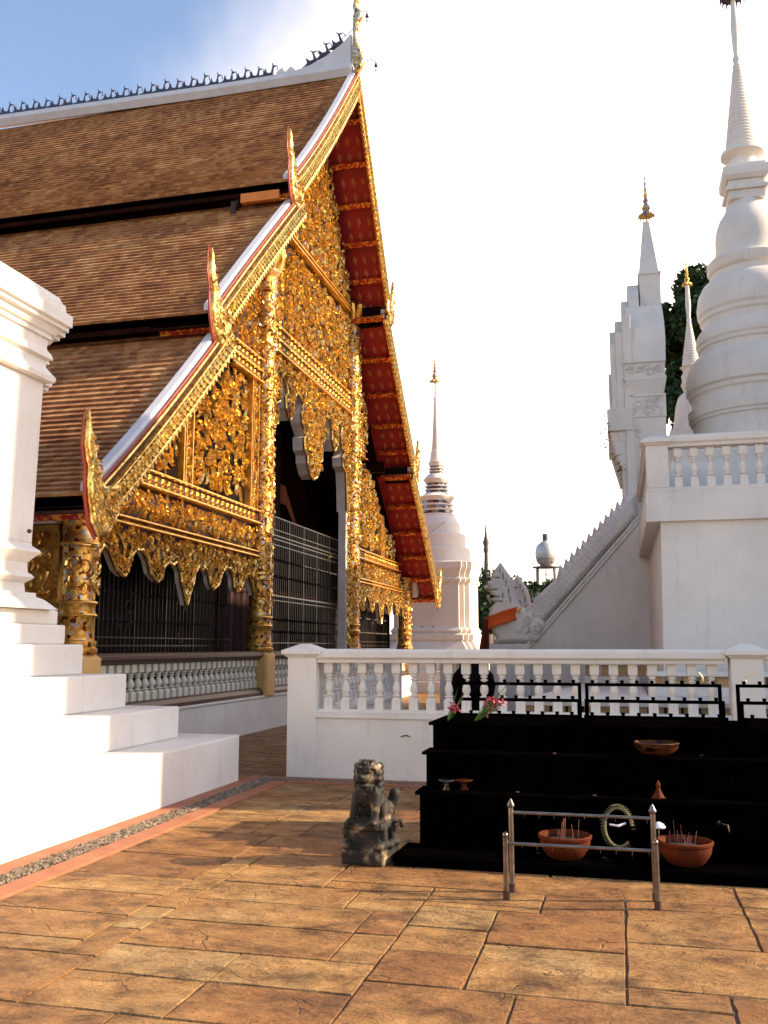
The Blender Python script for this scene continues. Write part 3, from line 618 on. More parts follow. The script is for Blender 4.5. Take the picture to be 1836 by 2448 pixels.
    while x > -20.5:
        zz = np.interp(-x, [-r[0] for r in Rz], [r[1] for r in Rz]) + 0.115
        if k == 0: s0.location = Vector((x, YC + .04, zz)) - parent_world(hall)
        else:
            s = random.uniform(.98, 1.12); copy_part(s0, hall, (x, YC + .04, zz), random.uniform(-.1, .1), (s, 1, s))
        x -= 0.385 + random.uniform(-.03, .03); k += 1
    for x, z in ((-6.85, 15.77), (-6.52, 15.93), (-6.18, 16.14)):
        c = copy_part(s0, hall, (x, YC + .04, z), 0, (1.05, 1.2, 1.05)); c.rotation_euler = (0, -0.45, 0)
roofs()
def chofa():
    # tall bird finial on the apex, leaning profile in the x-z plane
    q = 140 / 1548.0
    def W(x, y):                                            # zoomed photo px -> metres in the plane y = 19.9
        sx = 780 + x * q; sy = y * q
        return (-5.73 + (sx - 857) * 0.0115, 15.42 + (172 - sy) * 0.0112)
    out = [(800, 1750), (820, 1960), (900, 1940), (1010, 1800), (1065, 1650), (1040, 1500), (990, 1350), (930, 1200), (900, 1050), (890, 880), (935, 800), (890, 720), (930, 620), (1000, 500), (1020, 380), (980, 290), (900, 210), (880, 120), (940, 40), (900, -60), (840, -90), (790, 20), (765, 150), (780, 260), (800, 340), (765, 430), (775, 560), (765, 760), (775, 900), (770, 1100), (755, 1250), (755, 1500), (770, 1700)]
    poly = [W(*p) for p in out]; P = np.array(poly)
    g = SDF((P[:, 0].min() - .1, YC - .13, P[:, 1].min() - .1), (P[:, 0].max() + .1, YC + .23, P[:, 1].max() + .1), 0.022)
    g.u(g.slab(poly, 'xz', YC + .05, 0.10, 0.08))
    mb = g.mb()
    o = mb.build('apex_finial', make_mosaic('finial_mosaic', [(0, (.55, .36, .10)), (.55, (.62, .58, .5)), (.86, (.12, .05, .03))], 24, .4, .5), hall, smooth=True, angle=80)
    for bx, by, ex, ey in ((1000, 325, 1110, 350), (1060, 1640, 1330, 1690)):
        a = W(bx, by); b = W(ex, ey)
        mb = MB(); mb.tube([(a[0], YC + .05, a[1]), ((a[0] * .4 + b[0] * .6), YC + .05, a[1] + .02), (b[0], YC + .05, b[1])], .008, 6)
        mb.lathe([(.008, 0), (.014, -.03), (.03, -.09), (.045, -.12), (.045, -.13), (.01, -.135), (.008, -.2), (.022, -.22), (.004, -.3)], (b[0], YC + .05, b[1]), 10)
        mb.build('wind_bell', 'hamsa', o, smooth=True)
    a = W(760, 740); MB().tube([(a[0], YC + .05, a[1]), (-7.0, YC + .05, 15.62)], .008, 5).build('stay_rod', 'hamsa', hall)
chofa()

def bargeboards():
    for sgn, T in ((-1, TL), (1, TR)):
        for ti, path in enumerate(T):
            n = 14; P = [np.array(p) for p in smooth_path(path, n)]
            W = 0.34
            ups = []
            for i in range(n + 1):
                d = P[min(i + 1, n)] - P[max(i - 1, 0)]; d = d / np.linalg.norm(d); nn = np.array([d[1], -d[0]]); nn = nn if nn[1] > 0 else -nn; ups.append(nn)
            if ti == 0: ups[0] = np.array([0.0, 1.0]) * 1.35
            top = [tuple(P[i] + ups[i] * 0.05) for i in range(n + 1)]; bot = [tuple(P[i] - ups[i] * W) for i in range(n + 1)]
            MB().prism(top + bot[::-1], XB - 0.03, XB + 0.03, 'x').build('bargeboard', 'panelred', hall)
            mb = MB()
            # raised rims, tooth row and diamond lattice
            for off, r in ((0.03, .022), (-0.10, .014), (-W + .03, .020)):
                mb.tube([(XB + 0.035, *(P[i] + ups[i] * off)) for i in range(n + 1)], r, 6)
            Ltot = math.dist(path[0], path[-1]); m = int(Ltot / 0.125)
            for j in range(m):
                t0, t1 = j / m, (j + 1) / m
                def at(t, o):
                    x = t * n; i = min(int(x), n - 1); f = x - i; p = P[i] * (1 - f) + P[i + 1] * f; u = ups[i] * (1 - f) + ups[i + 1] * f; return p + u * o
                for (o0, o1) in ((-0.12, -W + .05), (-W + .05, -0.12)):
                    a = at(t0, o0); b = at(t1, o1); e = (b - a); e = np.array([-e[1], e[0]]) / np.linalg.norm(e) * 0.016
                    mb.add([(XB + .032, *(a - e)), (XB + .07, *a), (XB + .032, *(a + e)), (XB + .032, *(b - e)), (XB + .07, *b), (XB + .032, *(b + e))], [(0, 1, 4, 3), (1, 2, 5, 4)])
                for h in (0, .5):
                    a = at(t0 + (t1 - t0) * h, -0.02); b = at(t0 + (t1 - t0) * (h + .36), -0.085); c = (a + b) / 2
                    mb.add([(XB + .031, a[0], a[1]), (XB + .031, b[0], a[1]), (XB + .031, b[0], b[1]), (XB + .031, a[0], b[1]), (XB + .07, c[0], c[1])], [(0, 1, 4), (1, 2, 4), (2, 3, 4), (3, 0, 4)])
                # hanging teeth along the lower edge
                a = at(t0, -W); b = at(t1, -W); c = at((t0 + t1) / 2, -W - .07); mb.add([(XB + .03, *a), (XB + .03, *b), (XB + .03, *c), (XB - .03, *a), (XB - .03, *b), (XB - .03, *c)], [(0, 1, 2), (3, 5, 4), (0, 2, 5, 3), (1, 4, 5, 2)])
            mb.build('bargeboard_lattice', 'gold', hall)
            MB().tube([(XB + 0.02, *(P[i] + ups[i] * .075)) for i in range(n + 1)], .014, 6).build('red_edge', 'redtrim', hall)
            # upswept flame finial at the tip
            y, z = path[-1]; s = sgn
            prof = [(.62, -.16), (.32, -.46), (.08, -.50), (-.12, -.34), (-.23, -.04), (-.26, .18), (-.26, .31), (-.33, .43), (-.375, .56), (-.37, .72), (-.37, .86), (-.31, 1.02), (-.285, .86), (-.25, .74), (-.16, .70), (-.19, .60), (-.07, .56), (-.10, .46), (.02, .42), (-.02, .33), (.10, .28), (.05, .19), (.20, .14), (.62, .22)]
            poly = [(y - s * (u) * 0.76, z + v * 0.95) for u, v in prof]
            if s > 0: poly = poly[::-1]
            Q = np.array(poly)
            g = SDF((XB - .10, Q[:, 0].min() - .05, Q[:, 1].min() - .05), (XB + .12, Q[:, 0].max() + .05, Q[:, 1].max() + .05), 0.02)
            g.u(g.slab(poly, 'yz', XB + .02, .06, .05)); mb = g.mb()
            poly2 = [(y - s * u * .74, z + v * .93) for u, v in prof if v < .8]
            carve(mb, poly2, flat(XB + .06), 0.15, seed=11 + ti, depth=.05)
            o = mb.build('flame_finial', 'gold', hall, smooth=True, angle=50)
            edge = [(XB + .0, y - s * (u - .02) * .76, z + v * .95) for u, v in ((.08, -.52), (-.12, -.37), (-.24, -.05), (-.27, .18), (-.27, .31), (-.34, .43), (-.39, .56), (-.385, .72), (-.385, .86), (-.32, 1.03))]
            MB().tube(edge, [.02, .02, .02, .018, .018, .016, .015, .013, .010, .005], 7).build('red_edge', 'redtrim', o, smooth=True)
bargeboards()
MB().box(XC - .05, XB - .25, 15.45, 15.55, 9.98, 10.16).build('purlin_end', mat('orange_timber', [(.3, (.60, .15, .015)), (.7, (.75, .24, .03))], rough=.6), hall)

def soffit():
    for sgn, T in ((-1, TL), (1, TR)):
        for ti, path in enumerate(T):
            n = 8; P = [np.array(p) for p in smooth_path(path, n)]
            q = [(p[0], p[1] - 0.16) for p in P]; q2 = [(p[0], p[1] - 0.125) for p in P]
            sof = MB().prism(q + q2[::-1], XC - 0.1, XB - 0.03, 'x').build('soffit', 'red', hall)
            Ltot = math.dist(path[0], path[-1]); m = max(2, round(Ltot / 1.02))
            mb = MB(); dm = MB()
            for j in range(m + 1):
                t = j / m
                x = t * n; i = min(int(x), n - 1); f = x - i; p = P[i] * (1 - f) + P[i + 1] * f; d = (P[i + 1] - P[i]); d /= np.linalg.norm(d); nn = np.array([d[1], -d[0]]); nn = nn if nn[1] > 0 else -nn
                a = p - nn * .125 - np.array([0, .03]); w = .065
                if not (j == 0 and ti == 0):
                    c = [tuple(a - d * w), tuple(a + d * w), tuple(a + d * w - nn * .12), tuple(a - d * w - nn * .12)]
                    MB().prism(c, XC + .02, XB - .035, 'x').build('rafter', 'band', hall)
                if j < m:
                    for r_ in (0.33, 0.70):
                        tt = (j + r_) / m; x = tt * n; i = min(int(x), n - 1); f = x - i; pp = P[i] * (1 - f) + P[i + 1] * f - np.array([0, .163])
                        for cx in (XC + .22, XC + .49, XC + .76):
                            for k, (s0, s1) in enumerate(((.058, .12), (.025, .055))):
                                vs = []
                                for (e, g_) in ((s0, 0), (0, s1), (-s0, 0), (0, -s1)): vs.append((cx + e, *(pp + d * g_ - nn * 0.002)))
                                for (e, g_) in ((s0 - .014, 0), (0, s1 - .026), (-s0 + .014, 0), (0, -s1 + .026)): vs.append((cx + e, *(pp + d * g_ - nn * 0.008)))
                                dm.add(vs, [(0, 1, 5, 4), (1, 2, 6, 5), (2, 3, 7, 6), (3, 0, 4, 7)])
            if 'sg' not in M: M['sg'] = mat('stencil_gold', [(0.3, (.62, .22, .06)), (.7, (.72, .3, .1))], rough=.5)
            dm.build('gold_stencils', 'sg', sof)
            if ti < 2 and sgn > 0:
                yn, zn = T[ti + 1][0]; y, z = path[-1]
                MB().box(XC + .14, XB - .16, min(y, yn) - .04, max(y, yn) + .06, zn - .30, z + .02).build('soffit_gap_block', 'black', hall)  # solid black box, darkness of the tier gap put into its colour
soffit()

# gable wall outline at depth XC (inside of the roof line)
def gable_half(T, s):
    out = []
    for path in T: out += [(p[0] - s * 0.10, p[1] - 0.22) for p in smooth_path(path, 3)]
    return out
def inset_line(z, T):                                       # y of the roof line at height z
    best = None
    for path in T:
        P = smooth_path(path, 12)
        for a, b in zip(P, P[1:]):
            if min(a[1], b[1]) <= z <= max(a[1], b[1]):
                y = a[0] + (b[0] - a[0]) * (z - a[1]) / (b[1] - a[1]); best = y if best is None else (max(best, y) if T is TL else min(best, y))
    return best
def yl(z): 
    v = inset_line(z + .38, TL); return (v if v is not None else 20.0)
def yr(z):
    v = inset_line(z + .38, TR); return (v if v is not None else 20.0)
def facade():
    # backing wall
    zs = [7.6, 8.5, 9.5, 10.1, 10.6, 11.5, 12.5, 13.5, 14.4, 15.0]
    MB().prism([(yl(z) - .1, z) for z in zs] + [(yr(z) + .1, z) for z in zs[::-1]], XC - .30, XC - .20, 'x').build('gable_wall', 'panelred', hall)
    def cpanel(name, poly, size, back='panelred', seed=1, density=1.0, depth=.09, x=XC, backx=.06):
        b = MB().prism(poly, x - backx - .05, x - backx, 'x').build(name, back, hall)
        mb = carve(MB(), poly, flat(x - backx + .004), size, seed, depth, density)
        mb.build('carving', 'gold', b)
        return b
    # top triangle
    top = [(yl(z), z) for z in (10.55, 11.3, 12.1, 12.9, 13.7, 14.3)] + [(yr(z), z) for z in (14.3, 13.7, 12.9, 12.1, 11.3, 10.55)]
    cpanel('pediment_panel', top, .26, 'violet', 21, 1.15, .11)
    cpanel('upper_panel', [(COLY[1] + .2, 8.2), (COLY[2] - .2, 8.2), (COLY[2] - .2, 10.3), (COLY[1] + .3, 10.3)], .27, 'violet', 22, 1.1, .12)
    def beam(y0, y1, z0, z1, x=XC, rows=True, seed=0):
        mb = MB(); t = .032
        mb.box(x - .1, x + .10, y0, y1, z0, z0 + t); mb.box(x - .1, x + .10, y0, y1, z1 - t, z1)
        if z1 - z0 > .3: mb.box(x - .1, x + .085, y0, y1, (z0 + z1) / 2 - .02, (z0 + z1) / 2 + .02)
        o = mb.build('beam', 'gold_plain', hall, bevel=.008)
        MB().box(x - .1, x + .03, y0, y1, z0 + t, z1 - t).build('beam_face', 'panelred', o)
        r = MB(); 
        bands = [(z0 + t, (z0 + z1) / 2 - .02), ((z0 + z1) / 2 + .02, z1 - t)] if z1 - z0 > .3 else [(z0 + t, z1 - t)]
        for a, b in bands:
            h = (b - a) / 2; c = (a + b) / 2; y = y0 + h
            while y < y1 - h:
                for k in range(6):
                    th = k * PI / 3; e = h * .82
                    r.add([(x + .031, y, c), (x + .07, y + e * .55 * math.cos(th), c + e * .55 * math.sin(th)), (x + .035, y + e * math.cos(th + .3), c + e * math.sin(th + .3)), (x + .035, y + e * math.cos(th - .3), c + e * math.sin(th - .3))], [(0, 2, 1), (0, 1, 3), (1, 2, 3)])
                y += h * 2.05
        r.build('rosettes', 'gold', o)
    beam(yl(10.5), yr(10.5), 10.36, 10.50)
    beam(COLY[1] + .2, COLY[2] - .2, 7.60, 8.16)
    for L_ in (True, False):
        f = (lambda y: y) if L_ else (lambda y: 2 * YC - y)
        def rg(a, b): a, b = f(a), f(b); return (min(a, b), max(a, b))
        def pf(poly): return [(f(p), q) for p, q in poly]
        ed = (lambda z: yl(z)) if L_ else (lambda z: 2 * YC - yr(z))
        y0, y1 = rg(15.1 if L_ else 15.4, 16.5); beam(y0, y1, 6.68, 7.16)
        y0, y1 = rg(max(11.3, ed(3.95) - .1), 16.5); beam(y0, y1, 3.88, 4.14)
        y0, y1 = rg(10.4, 16.5); beam(y0, y1, 3.24, 3.36)
        # frieze between the two lower beams
        cpanel('frieze', pf([(ed(3.5) + .35, 3.38), (16.45, 3.38), (16.45, 3.86), (ed(3.86) + .1, 3.86)]), .20, 'panelred', 31 + L_, 1.2, .08)
        # corner triangle, sub post, tall panel, upper triangle
        cpanel('corner_panel', pf([(ed(4.2) + .12, 4.2), (13.25, 4.2), (13.25, 5.7 if L_ else 5.2), (ed(4.9) + .1, 4.95)]), .26, 'black', 41 + L_, 1.1, .1, XC, .08)
        zt = 6.62; cpanel('side_panel', pf([(13.65, 4.2), (16.05, 4.2), (16.05, zt), (max(14.9, ed(zt)), zt), (max(13.65, ed(5.75)), 5.75)]), .31, 'black', 51 + L_, 1.15, .13, XC, .10)
        cpanel('upper_side_panel', pf([(max(15.0, ed(7.25)), 7.2), (16.45, 7.2), (16.45, 9.6), (ed(9.5), 9.5), (ed(8.4), 8.4)]), .24, 'panelred', 61 + L_, 1.05, .1)
        for a, b, z0, z1 in ((13.28, 13.62, 4.14, 5.75 if L_ else 5.4), (16.08, 16.45, 4.14, 6.68)):
            a, b = rg(a, b); mb = MB(); mb.box(XC - .1, XC + .03, a, a + .03, z0, z1); mb.box(XC - .1, XC + .03, b - .03, b, z0, z1); mb.box(XC - .1, XC + .03, a + .08, a + .10, z0, z1)
            o = mb.build('sub_post', 'gold_plain', hall); MB().box(XC - .1, XC - .02, a + .03, b - .03, z0, z1).build('post_face', 'panelred', o); carve(MB(), [(a + .03, z0), (b - .03, z0), (b - .03, z1), (a + .03, z1)], flat(XC - .019), .15, 71, .05, 1.4).build('carving', 'gold', o)
        # scalloped valance of the low bay
        H = [(10.72, 3.24), (16.5, 3.24)]
        tips = [(16.42, 2.45), (16.30, 2.70), (16.12, 2.90), (15.95, 2.84), (15.75, 2.60), (15.66, 2.53), (15.55, 2.47), (15.46, 2.60), (15.42, 2.78), (15.25, 2.93), (15.05, 2.94), (14.88, 2.80), (14.78, 2.62), (14.62, 2.50), (14.56, 2.46), (14.44, 2.60), (14.40, 2.74), (14.25, 2.84), (14.10, 2.80), (13.98, 2.87), (13.82, 2.72), (13.78, 2.55), (13.66, 2.38), (13.58, 2.20)]
        tips = [(y, 2.62 + (z - 2.62) * (.66 if z < 2.62 and y > 13.7 else 1.0)) for y, z in tips]
        full = tips + [(2 * 13.58 - y, z) for y, z in reversed(tips[:-1])]
        poly = pf(H + full + [])
        o = MB().prism(poly, XC - .11, XC - .04, 'x').build('valance', 'pale', hall)
        MB().prism(poly, XC - .04, XC - .015, 'x').build('valance_face', 'panelred', o)
        mb = carve(MB(), poly, flat(XC - .013), .19, 81 + L_, .08, 1.15, .36)
        mb.tube([(XC, f(y), z) for y, z in full], .035, 6); mb.tube([(XC + .01, f(y), z + .085) for y, z in full], .014, 5)
        for cy, cz in ((15.55, 2.62), (14.56, 2.6), (13.58, 2.42), (12.6, 2.6), (11.61, 2.62)):
            lf = [(f(cy) + a * .12, cz + b * .15) for a, b in ((0, -1), (.8, -.2), (1, .4), (.5, .9), (-.5, .9), (-1, .4), (-.8, -.2))]
            carve(mb, lf, flat(XC + .01), .17, int(cy * 10), .07, 1.5)
        mb.build('carving', 'gold', o)
    # central valance
    half = [(-2.95, 5.0), (-2.75, 5.0), (-2.70, 5.6), (-2.62, 6.02), (-2.36, 6.12), (-2.32, 6.34), (-2.50, 6.52), (-2.26, 6.62), (-2.18, 6.86), (-2.24, 7.10), (-2.08, 7.22), (-1.88, 7.12), (-1.78, 6.92), (-1.90, 6.80), (-1.86, 6.58), (-1.62, 6.36), (-1.42, 6.60), (-1.40, 6.88), (-1.24, 7.08), (-1.0, 7.10), (-.72, 6.98), (-.86, 6.70), (-.80, 6.50), (-.54, 6.28), (-.66, 6.20), (-.62, 5.92), (-.44, 5.84), (-.42, 5.66), (-.22, 5.44), (0, 5.36)]
    poly = [(YC - 2.95, 7.6)] + [(YC + a, b) for a, b in half] + [(YC - a, b) for a, b in reversed(half[:-1])] + [(YC + 2.95, 7.6)]
    o = MB().prism(poly[::-1], XC - .28, XC - .04, 'x').build('valance', 'pale', hall)
    MB().prism(poly[::-1], XC - .04, XC - .015, 'x').build('valance_face', 'panelred', o)
    mb = carve(MB(), poly, flat(XC - .013), .23, 91, .1, 1.2, .34)
    edge = [(YC + a, b) for a, b in half] + [(YC - a, b) for a, b in reversed(half[:-1])]
    mb.tube([(XC, y, z) for y, z in edge], .035, 6)
    for sgn in (-1, 1):                                     # jamb strips down to the gate
        a = YC + sgn * 2.95; b = YC + sgn * 2.72
        carve(mb, [(min(a, b), 1.5), (max(a, b), 1.5), (max(a, b), 5.2), (min(a, b), 5.2)], flat(XC - .013), .2, 93, .06, 1.3)
    mb.build('carving', 'gold', o)
    for sgn in (-1, 1):
        a = YC + sgn * 2.95; b = YC + sgn * 2.72; MB().box(XC - .22, XC - .02, min(a, b), max(a, b), .64, 5.0).build('jamb', 'pale', hall)
facade()

def columns():
    for i, y in enumerate(COLY):
        R = .225; zt = [3.3, 9.1, 10.2, 3.75][i]; z0 = 1.45
        prof = [(R + .03, z0), (R + .045, z0 + .03), (R + .045, z0 + .07), (R + .02, z0 + .09), (R + .03, z0 + .12), (R + .03, z0 + .16), (R, z0 + .18), (R, z0 + .46), (R + .02, z0 + .48), (R + .02, z0 + .51), (R, z0 + .52), (R, z0 + .62), (R + .02, z0 + .64), (R + .02, z0 + .66), (R - .01, z0 + .68), (R - .01, zt - .5), (R + .02, zt - .48), (R + .02, zt - .42), (R, zt - .4), (R, zt - .1), (R + .05, zt - .05), (R + .05, zt)]
        o = MB().lathe(prof, (XC, y, 0), 28).build('column', 'mosaic', hall, smooth=True, angle=50)
        mb = MB()
        for zz in (z0 + .02, z0 + .07, z0 + .14, z0 + .49, z0 + .65, zt - .45, zt - .05): MB().tube([(XC + (R + .012) * math.cos(a), y + (R + .012) * math.sin(a), zz) for a in np.linspace(0, 2 * PI, 25)[:-1]], .018, 6, True).build('collar_ring', 'gold_plain', o, smooth=True)
        cyl = lambda u, v, h: np.stack([XC + (R + h - .012) * np.cos(u / R), y + (R + h - .012) * np.sin(u / R), v], 1)
        carve(mb, [(-R * PI * .62, z0 + .7), (R * PI * .62, z0 + .7), (R * PI * .62, zt - .5), (-R * PI * .62, zt - .5)], cyl, .2, 100 + i, .045, .95)
        mb.build('gilding', 'gold', o)
        if i in (2, 1):                                     # lotus capital
            mb = MB()
            for k in range(10):
                a = k * 2 * PI / 10; c, s = math.cos(a), math.sin(a)
                mb.tube([(XC + c * r, y + s * r, zt + z) for r, z in ((R, 0), (R + .06, .2), (R + .12, .42), (R + .06, .55))], [.06, .09, .07, .01], 6)
            mb.build('capital', 'gold_plain', o, smooth=True)
        # ochre pedestal post with chamfered corner
        px = XC + .02; s = .235
        pl = [(px - s, y - s), (px + s - .04, y - s), (px + s, y - s + .04), (px + s, y + s - .04), (px + s - .04, y + s), (px - s, y + s)]
        MB().prism(pl, .63, 1.38, 'z').build('pedestal', 'ochre', hall, bevel=.01)
        MB().frustum(px, y, 1.38, 1.46, s, s, s - .08, s - .08).build('pedestal_cap', 'ochre', hall)
    # narrow mirror pilaster rising beside the second and third column on the gable
columns()

def hall_body():
    # plinth
    mb = MB(); mb.box(XR, -6.50, 10.1, 29.7, -0.01, .60); mb.box(XR, -6.48, 10.08, 29.72, .60, .64); mb.build('plinth', 'white', hall, bevel=.008)
    # dark hall interior: back walls set deep, side walls, ceiling
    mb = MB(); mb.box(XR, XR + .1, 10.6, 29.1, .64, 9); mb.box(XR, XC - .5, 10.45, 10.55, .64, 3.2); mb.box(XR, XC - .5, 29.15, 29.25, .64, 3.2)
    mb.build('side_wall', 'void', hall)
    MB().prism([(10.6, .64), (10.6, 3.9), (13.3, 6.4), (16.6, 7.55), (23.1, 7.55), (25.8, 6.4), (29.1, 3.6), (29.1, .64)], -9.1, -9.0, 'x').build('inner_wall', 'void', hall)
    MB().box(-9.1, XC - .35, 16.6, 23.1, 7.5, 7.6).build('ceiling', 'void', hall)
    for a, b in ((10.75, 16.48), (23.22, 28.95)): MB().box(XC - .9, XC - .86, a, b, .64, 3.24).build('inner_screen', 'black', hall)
    # curtain folds in the central doorway
    mb = MB(); n = 90; vs = []
    for i in range(n + 1):
        y = 17.0 + 5.7 * i / n; x = -8.6 + .07 * math.sin(i * 1.7) + .03 * math.sin(i * .61); vs += [(x, y, .64), (x, y, 7.5)]
    mb.add(vs, [(2 * i, 2 * i + 1, 2 * i + 3, 2 * i + 2) for i in range(n)]); mb.build('curtain', mat('dark_red_curtain', [(.3, (.018, .003, .002)), (.7, (.05, .008, .005))], rough=.8), hall)
    # white balustrade of the hall, with dark rails
    for a, b in ((10.74, 16.48), (16.96, 22.74), (23.22, 28.96)):
        MB().prism([(XC + .02 + p, q) for p, q in ((-.16, .64), (.17, .64), (.17, .70), (.13, .76), (.08, .785), (-.08, .785), (-.16, .76))], a, b, 'y').build('bottom_rail', 'darkwood', hall)
        MB().prism([(XC + .02 + p, q) for p, q in ((-.07, 1.295), (.07, 1.295), (.13, 1.33), (.17, 1.37), (.17, 1.42), (.12, 1.455), (-.12, 1.455), (-.17, 1.42), (-.17, 1.37))], a, b, 'y').build('top_rail', 'darkwood', hall, bevel=.005)
    b0 = baluster_mb(.51, 1.2).build('baluster', 'cream', hall, smooth=True, origin=(0, 0, 0))
    k = 0
    for a, b in ((10.74, 16.48), (16.96, 22.74), (23.22, 28.96)):
        n = 28
        for i in range(n):
            p = (XC + .02, a + (b - a) * (i + .5) / n, .785)
            if k == 0: b0.location = Vector(p) - hall.location
            else: copy_part(b0, hall, p)
            k += 1
    # grilles
    def grille(y0, y1, z0, z1, rails, step, knobs, x, name='grille', frames=()):
        mb = MB(); n = int((y1 - y0) / step)
        for i in range(n + 1):
            y = y0 + (y1 - y0) * i / n; r = .005 if i % 8 else .013
            mb.box(x - r, x + r, y - r, y + r, z0, z1)
            for z in knobs: mb.ball((x, y, z), .021, 6, 4, (1, 1, 1.7))
        for z, h in rails: mb.box(x - .02, x + .02, y0, y1, z - h, z + h)
        mb.build(name, 'grille', hall)
    grille(17.02, 22.68, 1.46, 4.26, [(4.25, .010), (3.98, .008), (3.86, .012), (3.78, .010), (3.66, .008), (2.60, .014), (2.50, .008), (1.62, .008)], .118, (3.35, 3.0, 2.1, 1.85), XC - .24, 'gate_grille')
    grille(10.8, 16.4, 1.46, 3.2, [(1.56, .010), (1.68, .008), (2.9, .012)], .125, (2.34, 1.93), XC - .5)
    grille(23.3, 28.9, 1.46, 3.2, [(1.56, .010), (1.68, .010), (2.9, .012)], .125, (2.34, 1.93), XC - .5)
    # faint painted floral lines on the dark lacquer leaves between the bars
    mb = MB()
    for a in (11.2, 13.2, 15.1, 24.0, 26.2, 28.3):
        carve(mb, [(a - .3, 1.6), (a + .3, 1.6), (a + .3, 3.0), (a - .3, 3.0)], flat(XC - .86), .3, int(a * 10), .02, .7)
    mb.build('lacquer_ornament', mat('dull_bronze_paint', [(.3, (.03, .015, .01)), (.7, (.08, .045, .03))], rough=.4, metal=.6), hall)
    # side bays (along the long side): valance bracket visible beside the first column
    poly = [(-6.95, 3.02), (-12.0, 3.02), (-12.0, 2.2), (-11.6, 2.6), (-10.5, 2.9), (-8.9, 2.86), (-8.3, 2.7), (-7.95, 2.45), (-7.62, 2.35), (-7.52, 2.2), (-7.45, 2.0), (-7.28, 1.9), (-7.12, 1.62), (-6.95, 1.55)]
    o = MB().prism(poly, 10.42, 10.58, 'y').build('side_valance', 'gold_plain', hall); carve(MB(), poly, flatn(10.418), .22, 5, .06, 1.2).build('carving', 'gold', o)
    MB().box(-12, -6.95, 10.38, 10.6, 3.02, 3.10).build('side_beam', 'gold_plain', hall)
    MB().prism([(-6.98, 3.12), (-9, 3.12), (-9, 3.42), (-7.0, 3.42), (-6.94, 3.3)], 10.2, 10.5, 'y').build('eave_bracket', 'white', hall, bevel=.02)
    mb = MB(); mb.prism([(10.5, 3.1), (9.75, 3.55), (9.75, 3.62), (10.5, 3.62)], XC - .25, XC - .15, 'x'); mb.build('eave_strut', 'gold_plain', hall)
    mb = MB(); mb.prism([(29.2, 3.1), (29.55, 3.15), (29.8, 3.42), (29.6, 3.62), (29.2, 3.62)], XC + .25, XC + .40, 'x'); mb.build('eave_strut', 'pale', hall, bevel=.03)
hall_body()

